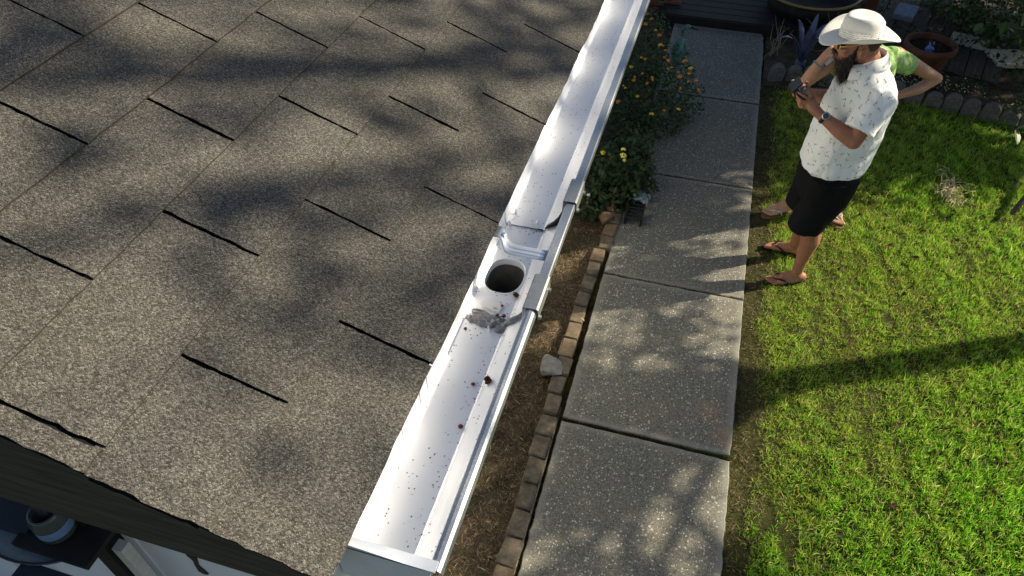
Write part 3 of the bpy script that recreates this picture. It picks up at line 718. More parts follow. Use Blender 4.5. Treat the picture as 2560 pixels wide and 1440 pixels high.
for x, y in ((-.2540, 1.061), (-.2630, 1.028), (-.3040, 1.080), (-.3040, 1.040), (-.3020, .783), (-.2600, .764)):
    V, F = lathe([(.0026, 0), (.0026, .004), (.0020, .0055), (.0020, .010), (.0006, .0135)], 8)
    o = gpart('screw_tip', V, F, m['bright_aluminium']); o.location = (x, y, FZ + .0006); o.rotation_euler = (RNG.normal(0, .1), RNG.normal(0, .1), 0)
# end cap
ec = [(-.3150, 2.4905)] + prof[1:] + [(-.1850, 2.478)]
V = [(x, .3160, z) for x, z in ec] + [(x, .3125, z) for x, z in ec]; n = len(ec)
capo = gpart('end_cap', V, [tuple(range(n)), tuple(range(2 * n - 1, n - 1, -1))] + [(i, (i + 1) % n, n + (i + 1) % n, n + i) for i in range(n)], m['endcap_paint'])
o = gpart('end_cap_flange', *boxg((-.2490, .3195, 2.4800), (.130, .014, .0030)), m['endcap_paint'], capo); o.matrix_parent_inverse = Matrix.Identity(4)

# debris lying in the gutter
def pod(loc, r, label, mat, cat, bumps=0):
    V, F = ellg((0, 0, 0), (r, r * .9, r * .75), 10, 7); V = np.array(V)
    V *= (1 + (.22 if bumps else .06) * RNG.normal(0, 1, (len(V), 1)).clip(-1.5, 1.5))
    o = mesh(cat.replace(' ', '_'), V, F, mat, None, not bumps); o.location = (loc[0], loc[1], loc[2] + r * .6); return tag(o, label, cat)
pod((-.2390, .8560, FZ), .0055, 'brown seed pod against the gutter crease below the drain hole', m['seed_pod_brown'], 'seed pod', 1)
pod((-.2270, .6500, 2.406), .0068, 'large dark seed pod on the gutter front nearest the house corner', m['seed_pod_brown'], 'seed pod', 1)
for i, (x, y, r, lb) in enumerate([(-.2560, .8250, .0028, 'red berry just right of the white label sticker'), (-.2580, .8010, .0034, 'dark red berry at the upper edge of the sealant smear'), (-.2460, .8020, .0040, 'dark red berry on a stem by the gutter crease'),
                                  (-.3010, .7560, .0030, 'small red berry beside the shingle edge below the sealant'), (-.2510, .6470, .0036, 'small dark red berry left of the large seed pod'), (-.2440, .5660, .0040, 'pale brown berry by the gutter crease further down')]):
    pod((x, y, FZ), r, lb, m['berry_red'], 'berry')
gpart('dark_stem', *tubeg([(-.2575, .801, FZ + .003), (-.253, .793, FZ + .004), (-.249, .797, FZ + .004), (-.246, .802, FZ + .004)], .0006, 5), m['dead_leaf_brown'])
n = 210; fx = np.where(RNG.random(n) < .45, RNG.normal(-.2430, .006, n), RNG.uniform(-.312, -.236, n)).clip(-.313, -.2365); fy = RNG.uniform(.33, 1.9, n) ** 1.0
fy = np.where(RNG.random(n) < .45, RNG.uniform(.33, .75, n), fy); V, T = [], []
inhole = (np.abs(fx - hc[0]) < .042) & (np.abs(fy - hc[1]) < .046); fx, fy = fx[~inhole], fy[~inhole]
for k, (x, y) in enumerate(zip(fx, fy)):
    r = abs(RNG.normal(0, .00045)) + .00030; q0 = RNG.random() * 6
    b0 = len(V)
    for j in range(5): V.append((x + r * math.cos(q0 + j * 1.257) * RNG.uniform(.6, 1.3), y + r * math.sin(q0 + j * 1.257) * RNG.uniform(.6, 1.3), FZ + .0003))
    V.append((x, y, FZ + .0003 + r * .8)); T += [(b0 + j, b0 + (j + 1) % 5, b0 + 5) for j in range(5)]
tag(np_mesh('gutter_grit', V, None, T, m['seed_pod_brown']), 'dark grit and granules scattered over the white gutter floor', 'grit', kind='stuff')
n = 150; V, T = [], []
for k in range(n):
    y = RNG.uniform(.33, 2.2); s = abs(RNG.normal(0, .003)); x = EX - .006 + s * .6; r = RNG.uniform(.0006, .0013); b0 = len(V); z0 = EZ + .006
    for j in range(4): V.append((x + r * math.cos(j * 1.57 + k), y + r * math.sin(j * 1.57 + k), z0 + RNG.uniform(-.002, .001)))
    V.append((x, y, z0 + r)); T += [(b0 + j, b0 + (j + 1) % 4, b0 + 4) for j in range(4)]
tag(np_mesh('loose_granules', V, None, T, m['shingle_granules']), 'loose shingle granules along the roof edge above the gutter', 'granules', kind='stuff')

# ================================================================== EDGING, STONES, SMALL THINGS BY THE PATH
edg = tag(empty('cobble_edging', (-.436, 3.0, GZ)), 'row of worn grey-brown cobbles along the left side of the path', 'edging')
y = 1.10; i = 0
while y < 5.0:
    ln_ = RNG.uniform(.128, .145)
    x = -.436 + .012 * math.sin(y * 1.7) + RNG.normal(0, .003) + (0.03 if y > 3.6 else 0)
    o = bevel_box('cobble', (x, y + ln_ / 2, -.016 + RNG.normal(0, .004)), (.088 + RNG.normal(0, .004), ln_, .075), .011, m['cobble'], edg, rz=RNG.normal(-.03, .035), rx=RNG.normal(-.10, .04), ry=RNG.normal(0.03, .04), seg=2, jit=.0012)
    o.matrix_parent_inverse = Matrix.Translation((.436, -3.0, -GZ)); y += ln_ + RNG.uniform(.004, .014); i += 1
V, F = tubeg([(-.3835, 1.15, -.012), (-.3850, 1.6, -.006), (-.3870, 2.0, -.008), (-.3900, 2.35, -.014)], .0045, 6)
tag(mesh('wooden_lath', V, F, m['pale_lath']), 'thin pale wooden lath between the cobbles and the path', 'lath')

def rock(name, c, r, label, mat, cat, seed, rz=0):
    bm = bmesh.new(); bmesh.ops.create_icosphere(bm, subdivisions=3, radius=1)
    P = np.array([v.co for v in bm.verts]); d = 1 + .22 * fnoise(P, .35, seed, 3) + .05 * fnoise(P, 1.4, seed + 1, 2)
    P = P * d[:, None]; rr = np.random.default_rng(seed)
    for k in range(7):                          # chip flat faces
        nv = rr.normal(0, 1, 3); nv /= np.linalg.norm(nv); h = P @ nv; lim = rr.uniform(.62, .85); P -= np.outer(np.clip(h - lim, 0, None), nv) * .9
    for v, p in zip(bm.verts, P * np.array(r)): v.co = p
    me = bpy.data.meshes.new(name); bm.to_mesh(me); bm.free(); o = link(name, me, mat, None); o.location = c; o.rotation_euler = (0, 0, rz); return tag(o, label, cat)
rock('limestone_rock', (-.512, 2.60, .015), (.075, .092, .060), 'pale grey limestone rock leaning on the cobble edging', m['limestone'], 'rock', 5, .5)
rock('garden_stone', (-.452, 4.15, .030), (.050, .050, .050), 'rounded brown stone by the black grate, the farther of two', m['brown_stone'], 'stone', 9)
rock('garden_stone', (-.455, 4.04, .020), (.052, .062, .055), 'rounded brown stone by the black grate, the nearer of two', m['brown_stone'], 'stone', 12)
tag(mesh('stick', *tubeg([(-.452, 3.055, .0), (-.435, 3.040, .004), (-.415, 3.020, .012), (-.40, 3.012, .014)], [.009, .011, .010, .006], 8), m['pale_lath'], None, True), 'short pale piece of wood lying across the cobble edging', 'stick')

grate = tag(empty('drain_grate', (-.262, 4.18, 0)), 'black slatted plastic grate standing at the path edge below the green shrub', 'grate')
for sx in (-1, 1): bevel_box('side_rail', (sx * .058, 0, .035), (.014, .29, .07), .003, m['black_plastic'], grate)
for k in range(7): bevel_box('slat', (0, -.125 + k * .0415, .052), (.103, .022, .012), .002, m['black_plastic'], grate, rx=rad(-18))
V, F = [], []
gx, gy = 12, 10
for a_ in range(gx):
    for b_ in range(gy): V.append((-.075 + .15 * a_ / (gx - 1) + RNG.normal(0, .006), .03 + .13 * b_ / (gy - 1) + RNG.normal(0, .006), .085 + abs(RNG.normal(0, .016)) - .05 * (abs(a_ / (gx - 1) - .5) * 2) ** 3))
F = [(a_ * gy + b_, (a_ + 1) * gy + b_, (a_ + 1) * gy + b_ + 1, a_ * gy + b_ + 1) for a_ in range(gx - 1) for b_ in range(gy - 1)]
o = mesh('plastic_sheet', V, F, m['crumpled_plastic']); o.location = (-.262, 4.18, 0); tag(o, 'crumpled clear plastic bag lying on the black grate', 'plastic bag')

# fallen leaves on the lawn
for k, (x, y) in enumerate([(1.32, 4.62), (1.02, 4.16), (1.12, 4.02), (1.15, 3.98), (1.50, 4.30), (1.66, 4.22), (1.55, 3.82), (1.72, 3.74), (1.30, 3.60), (1.86, 3.48), (1.98, 3.40), (1.55, 3.15), (1.20, 3.30), (1.75, 4.55), (1.95, 4.35), (2.2, 4.85),
                            (1.42, 2.75), (1.62, 2.62), (1.85, 2.45), (1.12, 2.55), (1.35, 2.22), (1.75, 2.12), (1.95, 2.65), (1.5, 3.45), (2.05, 3.05), (1.05, 3.05), (.60, 3.62), (.60, 4.55)]):
    n = 9; a_ = np.linspace(0, 2 * math.pi, n, endpoint=False); L = RNG.uniform(.016, .032); rr = L * (1 + .35 * np.cos(3 * a_ + RNG.random() * 6) * .5 + RNG.normal(0, .12, n))
    V = [(0, 0, 0)] + [(rr[j] * math.cos(a_[j]), rr[j] * .62 * math.sin(a_[j]), .010 * math.sin(2 * a_[j]) + abs(RNG.normal(0, .005))) for j in range(n)]
    o = mesh('fallen_leaf', V, [(0, 1 + j, 1 + (j + 1) % n) for j in range(n)], m['dead_leaf_brown']); o.location = (x, y, lawn_z(np.array([[x, y]]))[0] + .029); o.rotation_euler = (RNG.normal(0, .3), RNG.normal(0, .3), RNG.uniform(0, 6.28))
    tag(o, 'curled dark brown fallen leaf lying on the grass', 'leaf', 'fallen leaves on the lawn')
# clump of dry grass
dry = []
for k in range(90):
    x, y = 1.99 + RNG.normal(0, .055), 5.09 + RNG.normal(0, .10); a_ = RNG.uniform(0, 6.28); L = RNG.uniform(.04, .13); b_ = RNG.normal(0, .9)
    P_ = [(x, y, .004)]
    for q in range(1, 6):
        a_ += b_ * .25; P_.append((P_[-1][0] + math.cos(a_) * L / 5, P_[-1][1] + math.sin(a_) * L / 5, .012 + .030 * math.sin(q / 5 * 2.6) * RNG.uniform(.4, 1.2)))
    dry.append(tubeg(P_, [.0024, .0024, .0022, .0020, .0016, .0010], 4))
simple('dry_straw', (.62, .52, .32), .8, .15, 0, .35, 40)
tag(mesh('dry_grass_tuft', *join(dry), m['dry_straw']), 'tangled clump of dry straw lying on the sunny lawn', 'dry grass', kind='stuff')

# scalloped edging stones
sce = tag(empty('scalloped_edging', (1.6, 6.45, GZ)), 'row of round-topped grey concrete edging stones behind the lawn', 'edging')
pl = np.array([(.66, 6.535), (.86, 6.585), (1.10, 6.585), (1.40, 6.555), (1.735, 6.50), (2.01, 6.437), (2.31, 6.37), (2.65, 6.28), (3.1, 6.15), (3.6, 6.0)])
seg = np.concatenate([[0], np.cumsum(np.linalg.norm(np.diff(pl, axis=0), axis=1))]); q = 0.02
prof_e = [(-.068, -.08)] + [(.068 * math.cos(t_), .042 + .068 * math.sin(t_)) for t_ in np.linspace(math.pi, 0, 13)] + [(.068, -.08)]
n = len(prof_e)
V = [(x, -.026, z) for x, z in prof_e] + [(x, .026, z) for x, z in prof_e] + [(x * .9, -.031, .042 + (z - .042) * .9) for x, z in prof_e]
F = [tuple(2 * n + j for j in range(n)), tuple(n + j for j in range(n - 1, -1, -1))] + [(j, n + j, n + (j + 1) % n, (j + 1) % n) for j in range(n)] + [(j, (j + 1) % n, 2 * n + (j + 1) % n, 2 * n + j) for j in range(n)]
me_e = bpy.data.meshes.new('edging_stone'); me_e.from_pydata(V, [], F); me_e.materials.append(m['edger_concrete'])
while q < seg[-1]:
    x, y = np.interp(q, seg, pl[:, 0]), np.interp(q, seg, pl[:, 1]); x2, y2 = np.interp(q + .05, seg, pl[:, 0]), np.interp(q + .05, seg, pl[:, 1])
    o = bpy.data.objects.new('edging_stone', me_e); COL.objects.link(o); o.parent = sce; o.matrix_parent_inverse = Matrix.Translation((-1.6, -6.45, -GZ))
    o.location = (x, y, .025 + RNG.normal(0, .008)); o.rotation_euler = (RNG.normal(.12, .06), RNG.normal(0, .05), math.atan2(y2 - y, x2 - x) + RNG.normal(0, .04)); q += .150 + RNG.normal(0, .004)

# ================================================================== PLANTS
def leaf_cloud(P, L, Wd, nrm, col, name, mat, parent=None, fold=.12):
    """six-vertex leaves: P centres, L lengths, nrm facing directions"""
    n = len(P); d = RNG.normal(0, 1, (n, 3)); d[:, 2] -= .35; d -= nrm * (d * nrm).sum(1)[:, None]; d /= np.linalg.norm(d, axis=1)[:, None]
    s = np.cross(nrm, d); L = L[:, None]; Wd = Wd[:, None]
    v0 = P - d * L * .5; v5 = P + d * L * .5 - nrm * L * .10
    v1 = P - d * L * .12 + s * Wd * .5 + nrm * Wd * fold; v2 = P - d * L * .12 - s * Wd * .5 + nrm * Wd * fold
    v3 = P + d * L * .20 + s * Wd * .38 + nrm * Wd * fold * .6; v4 = P + d * L * .20 - s * Wd * .38 + nrm * Wd * fold * .6
    V = np.stack([v0, v1, v2, v3, v4, v5], 1).reshape(-1, 3); i = np.arange(n)[:, None] * 6
    T = np.concatenate([i + np.array([[0, 2, 1]]), i + np.array([[3, 4, 5]])]); Q = i + np.array([[1, 2, 4, 3]])
    return np_mesh(name, V, Q, T, mat, parent, np.repeat(col, 6, 0))

def ell_points(c, r, n, lo=.55):
    d = RNG.normal(0, 1, (n, 3)); d /= np.linalg.norm(d, axis=1)[:, None]; q = (lo ** 3 + (1 - lo ** 3) * RNG.random(n)) ** (1 / 3)
    lump = 1 + .20 * fnoise(d, 1.1, int(abs(c[0] * 97 + c[1] * 13)), 2)
    return np.array(c) + d * (q * lump)[:, None] * np.array(r), d

def florets():
    V, F = [], []
    for k in range(16):
        ph = math.acos(1 - k / 15 * .95); th = k * 2.4; c = np.array([math.sin(ph) * math.cos(th), math.sin(ph) * math.sin(th), math.cos(ph) * .7]) * .017
        d, u, v_ = frame_of(c); b0 = len(V); V.append(c * 1.08)
        for j in range(5): V.append(c + (u * math.cos(j * 1.257) + v_ * math.sin(j * 1.257)) * .0062 + d * .0015)
        F += [(b0, b0 + 1 + j, b0 + 1 + (j + 1) % 5) for j in range(5)]
    return V, F
FLV, FLF = florets()
fl_mesh = {}
for nm in ('flower_orange', 'flower_yellow', 'flower_lemon', 'flower_white'):
    me = bpy.data.meshes.new(nm); me.from_pydata([tuple(v) for v in FLV], [], FLF); me.materials.append(m[nm]); fl_mesh[nm] = me

def shrub(name, label, base, ells, nleaf, L, flowers, pal, seed=0):
    root = tag(empty(name, (base[0], base[1], GZ)), label, 'shrub'); INV = Matrix.Translation((-base[0], -base[1], -GZ))
    Ps, Ds = [], []; tot = sum(r[0] * r[1] * r[2] for c, r in ells)
    for c, r in ells:
        p, d = ell_points(c, r, int(nleaf * r[0] * r[1] * r[2] / tot)); Ps.append(p); Ds.append(d)
    P, D = np.concatenate(Ps), np.concatenate(Ds); k = P[:, 2] > .0; P, D = P[k], D[k]; n = len(P)
    nr = D * .7 + RNG.normal(0, .5, (n, 3)) + np.array([0, 0, .75]); nr /= np.linalg.norm(nr, axis=1)[:, None]
    pal = np.array(pal); col = pal[RNG.integers(0, len(pal), n)] * RNG.uniform(.6, 1.35, (n, 1))
    o = leaf_cloud(P, RNG.uniform(.7, 1.25, n) * L, RNG.uniform(.40, .55, n) * L, nr, col, 'foliage', m['leaf_surface'], root); o.matrix_parent_inverse = INV; o['kind'] = 'stuff'
    st = []
    for c, r in ells:
        for k in range(9):
            e = np.array(c) + RNG.normal(0, .45, 3) * np.array(r); b = np.array([base[0] + RNG.normal(0, .05), base[1] + RNG.normal(0, .06), GZ - .01]); md = (b + e) / 2 + RNG.normal(0, .03, 3); st.append(tubeg([b, md, e], [.007, .005, .002], 5))
    o = mesh('stems', *join(st), m['bark'], root); o.matrix_parent_inverse = INV
    for (x, y, z), nm, s in flowers:
        o = bpy.data.objects.new('flower_head', fl_mesh[nm]); COL.objects.link(o); o.parent = root; o.matrix_parent_inverse = INV
        o.location = (x, y, z + .012); o.scale = (s,) * 3; o.rotation_euler = (RNG.normal(.25, .3), RNG.normal(0, .3), RNG.uniform(0, 6))
    return root
fpos = [(-0.524, 6.007, 0.544), (-0.382, 6.097, 0.597), (-0.421, 6.028, 0.576), (-0.365, 5.977, 0.545), (-0.327, 6.002, 0.546), (-0.286, 5.983, 0.514), (-0.49, 5.916, 0.5), (-0.526, 5.928, 0.493), (-0.36, 5.939, 0.521), (-0.365, 5.66, 0.583), (-0.34, 5.635, 0.591), (-0.31, 5.539, 0.6), (-0.488, 5.479, 0.546), (-0.454, 5.44, 0.556), (-0.305, 5.442, 0.589), (-0.268, 5.414, 0.581), (-0.256, 5.329, 0.55), (-0.231, 5.352, 0.556), (-0.445, 5.298, 0.504), (-0.504, 5.296, 0.465), (-0.505, 5.274, 0.448), (-0.362, 5.254, 0.504), (-0.393, 5.218, 0.467), (-0.172, 5.34, 0.533), (-0.555, 5.418, 0.482), (-0.585, 5.296, 0.374), (-0.559, 5.224, 0.399), (-0.443, 5.093, 0.415), (-0.431, 5.121, 0.412), (-0.577, 4.994, 0.399), (-0.307, 4.992, 0.335), (-0.29, 5.011, 0.323), (-0.22, 5.106, 0.316), (-0.145, 5.475, 0.562), (-0.131, 5.494, 0.557), (-0.085, 5.447, 0.522), (-0.089, 5.391, 0.509), (-0.022, 5.395, 0.45), (-0.082, 5.327, 0.474), (0.005, 5.357, 0.394), (-0.132, 5.244, 0.451), (-0.115, 5.154, 0.316), (-0.153, 5.314, 0.512), (-0.358, 5.237, 0.493), (-0.426, 6.156, 0.612)]
GREEN = [(.028, .055, .015), (.038, .074, .019), (.022, .045, .013), (.054, .090, .023)]
fpos = [(x - .12 if y > 5.8 else x, y, z) for x, y, z in fpos]
shrub('lantana_shrub', 'bushy green shrub with many orange flower heads leaning over the path', (-.42, 5.6), [((-.56, 6.25, .2), (.25, .5, .40)), ((-.32, 5.55, .18), (.38, .46, .40)), ((-.5, 5.1, .12), (.28, .36, .28))], 5200, .040,
      [(p, 'flower_orange' if RNG.random() < .62 else 'flower_yellow', RNG.uniform(.55, 1.1)) for p in fpos if RNG.random() < .85], GREEN)
shrub('yellow_flower_shrub', 'low dark green shrub with a few lemon yellow flowers beside the gutter clip', (-.44, 4.45), [((-.43, 4.45, .12), (.25, .34, .31))], 2300, .052,
      [((-.562, 4.297, .385), 'flower_yellow', 1.0), ((-.419, 4.293, .438), 'flower_lemon', 1.0), ((-.412, 4.248, .418), 'flower_lemon', 1.3), ((-.395, 4.222, .402), 'flower_lemon', .7)], [tuple(v * .72 for v in g_c) for g_c in GREEN])
shrub('small_weed_plant', 'small leafy plant with one white flower beside the brown stones', (-.58, 4.12), [((-.58, 4.12, .06), (.12, .13, .13))], 260, .045, [((-.60, 4.05, .18), 'flower_white', .7)], GREEN)

shrub('yellow_bloom_shrub', 'leafy dark shrub with small yellow blooms behind the terracotta pot', (2.75, 7.85), [((2.72, 7.95, .40), (.50, .55, .38)), ((3.2, 7.9, .5), (.4, .5, .4)), ((2.35, 8.25, .30), (.26, .4, .30))], 3000, .060,
      [((2.30 + RNG.uniform(0, .8), 7.45 + RNG.uniform(0, .5), .50 + RNG.uniform(0, .28)), 'flower_yellow', RNG.uniform(.8, 1.3)) for _ in range(9)], GREEN)
# tall trees outside the frame whose shadows fall across the yard
def tree(name, label, base, th, crown, L, pal, tr=.12, branches=16, seed=1, lo=.3, lean=(0, 0), per=26, spread=.11):
    root = tag(empty(name, (base[0], base[1], GZ)), label, 'tree'); INV = Matrix.Translation((-base[0], -base[1], -GZ))
    top = np.array([base[0] + lean[0], base[1] + lean[1], th]); st = [tubeg([(base[0], base[1], GZ - .05), (base[0] + lean[0] * .3 + .03, base[1] + lean[1] * .3 - .02, th * .45), top], [tr * 1.25, tr, tr * .8], 12)]
    for k in range(branches):
        c, r, _ = crown[k % len(crown)]; e = np.array(c) + RNG.uniform(-.75, .75, 3) * np.array(r); b = top + np.array([0, 0, RNG.uniform(-.5, .1)]); md = b + (e - b) * .5 + np.array([0, 0, .18]) + RNG.normal(0, .12, 3)
        st.append(tubeg([b, b + (md - b) * .5, md, e], [tr * .5, tr * .4, tr * .28, .010], 7))
        for q in range(4):
            e2 = e + RNG.normal(0, .4, 3) * np.array(r) * .6; b2 = md + (e - md) * RNG.uniform(0, .9); st.append(tubeg([b2, (b2 + e2) / 2 + RNG.normal(0, .05, 3), e2], [tr * .14, .010, .004], 5))
    o = mesh('trunk', *join(st), m['bark'], root, True); o.matrix_parent_inverse = INV
    Ps = []
    for c, r, nl in crown:
        nc = max(6, nl // per); cc, _ = ell_points(c, r, nc, lo)
        Ps.append(np.repeat(cc, per, 0) + RNG.normal(0, 1, (nc * per, 3)) * np.array(spread if isinstance(spread, tuple) else (spread, spread, spread * .7)))
    P = np.concatenate(Ps); n = len(P); nr = RNG.normal(0, .6, (n, 3)) + np.array([0, 0, .8]); nr /= np.linalg.norm(nr, axis=1)[:, None]
    pal = np.array(pal); col = pal[RNG.integers(0, len(pal), n)] * RNG.uniform(.6, 1.3, (n, 1))
    o = leaf_cloud(P, RNG.uniform(.7, 1.3, n) * L, RNG.uniform(.4, .55, n) * L, nr, col, 'crown', m['leaf_surface'], root); o.matrix_parent_inverse = INV; o['kind'] = 'stuff'
    return root
tree('shade_tree', 'slender tree right of the lawn whose trunk shadow crosses the grass', (5.05, 5.02), 3.5,
     [((4.95, 5.6, 3.95), (.50, 1.45, .40), 2100), ((5.1, 3.9, 3.9), (.75, .85, .35), 600)], .10, GREEN, .105, 18, per=150, spread=.13)
tree('tall_thin_tree', 'unseen tall tree behind the slender one, crown shaped to streak roof shade', (5.80, 5.39), 5.6, [((5.2, 4.3, 7.0), (1.3, 1.7, .7), 640)], .10, GREEN, .075, 22, per=34, spread=(.50, .09, .10))  # unseen tree; clumps drawn out along x to cast roof shade streaks
tree('backyard_tree', 'broad dense tree beyond the back garden bed, with canopy added overhead as shade', (6.2, 9.4), 2.9,
     [((4.6, 8.0, 3.8), (1.2, 1.45, .7), 12000), ((6.6, 10.2, 4.2), (2.4, 1.45, 1.3), 15000), ((6.75, 8.12, 3.75), (.95, .25, .30), 1500), ((4.0, 9.6, 3.4), (1.1, 1.0, .8), 5000), ((1.9, 8.2, 4.0), (2.5, 1.7, .5), 12000)], .12, GREEN, .2, 24)  # thin lobe shaped for the lawn shade band; last lobe added to block sky

# large-leaved shrub at the right edge
sh = tag(empty('broadleaf_shrub', (3.0, 6.25, GZ)), 'broad-leaved green shrub reaching in at the right edge above the edging', 'shrub'); INV = Matrix.Translation((-3.0, -6.25, -GZ))
lv = [(0, 0, 0), (.18, .20, .03), (.18, -.20, .03), (.50, .26, .035), (.50, -.26, .035), (.80, .15, .0), (.80, -.15, .0), (1.0, 0, -.06), (.18, 0, .0), (.5, 0, -.01), (.8, 0, -.03)]
lf = [(0, 8, 1), (0, 2, 8), (8, 9, 3, 1), (8, 2, 4, 9), (9, 10, 5, 3), (9, 4, 6, 10), (10, 7, 5), (10, 6, 7)]
def leaf_mat(nm, a, b, rough=.45):
    t = NT(nm); oi = t.n('ObjectInfo').outputs['Random']; P = t.obj(); ns = t.noise(P, 3, 2)
    c = t.mix(oi, a, b); return t.leafy(t.mix(t.remap(ns, .3, .7, 0, .5), c, t.mix(1.0, c, (.6, .65, .6), 'MULTIPLY')), .28, rough, .3)
leaf_mat('broad_leaf', (.035, .080, .022), (.095, .155, .040)); leaf_mat('broad_leaf_yellow', (.24, .22, .02), (.17, .20, .03), .6)
bl = {}
for nm in ('broad_leaf', 'broad_leaf_yellow'):
    me = bpy.data.meshes.new(nm); me.from_pydata(lv, [], lf); me.materials.append(m[nm]); bl[nm] = me
st = []
twigs = []
for k in range(34):
    b = np.array([3.0, 6.25, .35 + RNG.uniform(0, .4)]); d = RNG.normal(0, 1, 3); d /= np.linalg.norm(d); e = np.array([2.46, 6.02, .95]) + d * np.array([.52, .80, .40]) * RNG.uniform(.65, 1.0)
    md = (b + e) / 2 + np.array([0, 0, .12]) + RNG.normal(0, .05, 3); st.append(tubeg([b, md, e], [.014, .009, .003], 6)); twigs.append((b, md, e))
for e in ((2.14, 5.10, .50), (2.20, 4.72, .34), (2.16, 5.3, .55)):
    b = np.array([2.98, 6.1, .4]); e = np.array(e); md = (b + e) / 2 + np.array([0, 0, .12]); st.append(tubeg([b, md, e], [.014, .009, .003], 6)); twigs.append((b, md, e))
st.append(tubeg([(3.0, 6.25, GZ - .05), (2.98, 6.23, .3), (3.0, 6.25, .8)], [.05, .042, .03], 9))
st.append(tubeg([(2.98, 6.23, .25), (2.72, 5.45, .16), (2.36, 4.86, .06)], [.035, .028, .018], 8))
o = mesh('stem', *join(st), m['bark'], sh, True); o.matrix_parent_inverse = INV
cnt = 0
for b, md, e in twigs:
    for q in range(8):
        if cnt >= 290: break
        t_ = RNG.uniform(.45, 1.04); p = (1 - t_) ** 2 * b + 2 * t_ * (1 - t_) * md + t_ * t_ * e + RNG.normal(0, .02, 3)
        o = bpy.data.objects.new('leaf', bl['broad_leaf_yellow' if RNG.random() < .05 else 'broad_leaf']); COL.objects.link(o); o.parent = sh; o.matrix_parent_inverse = INV
        o.location = p; s = RNG.uniform(.07, .125); o.scale = (s, s, s); o.rotation_euler = (RNG.normal(0, .45), RNG.normal(.35, .35), RNG.uniform(0, 6.28)); cnt += 1

P = np.array([2.78, 6.35, .85]) + RNG.normal(0, 1, (1500, 3)) * np.array([.30, .45, .26]); P = P[P[:, 2] > .15]; n = len(P)
nr = RNG.normal(0, .6, (n, 3)) + np.array([0, 0, .8]); nr /= np.linalg.norm(nr, axis=1)[:, None]
o = leaf_cloud(P, RNG.uniform(.045, .085, n), RNG.uniform(.022, .04, n), nr, np.array(GREEN)[RNG.integers(0, 4, n)] * RNG.uniform(.6, 1.4, (n, 1)), 'foliage', m['leaf_surface'], sh); o.matrix_parent_inverse = INV; o['kind'] = 'stuff'

# bed behind the edging: ground cover, white blossom, twiggy plants
NG = 11000; P = np.column_stack([RNG.uniform(.62, 3.6, NG), RNG.uniform(6.45, 8.8, NG), np.zeros(NG)])
k = fnoise(P[:, :2], 1.3, 61, 3) + .45 * (P[:, 0] > 1.5) - .15 > RNG.random(NG) * .7 - .1; P = P[k]; n = len(P); P[:, 2] = GZ + .03 + RNG.uniform(0, .10, n)
nr = RNG.normal(0, .5, (n, 3)) + np.array([0, 0, 1.]); nr /= np.linalg.norm(nr, axis=1)[:, None]
tag(leaf_cloud(P, RNG.uniform(.02, .045, n), RNG.uniform(.012, .024, n), nr, np.array(GREEN)[RNG.integers(0, 4, n)] * RNG.uniform(.5, 1.3, (n, 1)), 'ground_cover', m['leaf_surface']), 'low dark ground cover leaves filling the bed behind the edging', 'ground cover', kind='stuff')
P = np.column_stack([1.55 + np.abs(RNG.normal(0, .42, 260)), 6.58 + np.abs(RNG.normal(0, .13, 260)), RNG.uniform(.05, .12, 260)]); n = len(P); nr = RNG.normal(0, .4, (n, 3)) + np.array([0, 0, 1.]); nr /= np.linalg.norm(nr, axis=1)[:, None]
tag(leaf_cloud(P, RNG.uniform(.010, .018, n), RNG.uniform(.010, .016, n), nr, np.tile([.62, .64, .50], (n, 1)), 'white_blossom', m['leaf_surface']), 'tiny white blossom scattered over the ground cover behind the edging', 'blossom', kind='stuff')
for k, (x, y, lb) in enumerate([(.62, 7.02, 'thin dry twigs standing beside the blue strappy plant'), (1.25, 7.35, 'bare brown twigs sticking up right of the dark tub')]):
    tw = []
    for q in range(12):
        b = np.array([x + RNG.normal(0, .03), y + RNG.normal(0, .03), GZ]); e = b + np.array([RNG.normal(0, .16), RNG.normal(0, .16), RNG.uniform(.12, .4)]); tw.append(tubeg([b, (b + e) / 2 + RNG.normal(0, .03, 3), e], [.004, .003, .0012], 5))
    tag(mesh('twigs', *join(tw), m['pale_lath']), lb, 'twigs', kind='stuff')

# blue strappy plant
ag = tag(empty('blue_strap_plant', (.90, 6.86, GZ)), 'blue-grey plant with long glossy strap leaves beyond the edging', 'plant')
for tipx, tipy, tipz, wd_, bow in [(-.19, -.13, .36, .032, .06), (-.03, -.20, .46, .040, .03), (.10, -.26, .36, .030, .12), (-.30, -.13, .27, .018, .12), (.22, -.05, .33, .030, .12), (.03, .05, .50, .036, .04), (-.12, .16, .38, .030, .08), (.16, .18, .36, .030, .08), (.04, -.10, .40, .042, .02)]:
    nP = 9; V, F = [], []; tip = np.array([tipx, tipy, tipz])
    sd_ = np.cross(tip, (0, 0, 1.)); sd_ /= np.linalg.norm(sd_)
    for q in range(nP):
        t_ = q / (nP - 1); c = tip * t_ + np.array([0, 0, bow * math.sin(math.pi * t_) * 1.3 + .02]); wv_ = wd_ * (math.sin(math.pi * min(1, t_ * .75 + .22)) ** .8) * (1 if t_ < .99 else .05)
        V += [c - sd_ * wv_, c - np.array([tipx, tipy, 0]) * .03, c + sd_ * wv_]
    for q in range(nP - 1): F += [(q * 3, q * 3 + 1, q * 3 + 4, q * 3 + 3), (q * 3 + 1, q * 3 + 2, q * 3 + 5, q * 3 + 4)]
    mesh('strap_leaf', V, F, m['agave_leaf'], ag, True)
mesh('core', *ellg((0, 0, .03), (.06, .06, .07), 12, 8), m['agave_leaf'], ag, True)

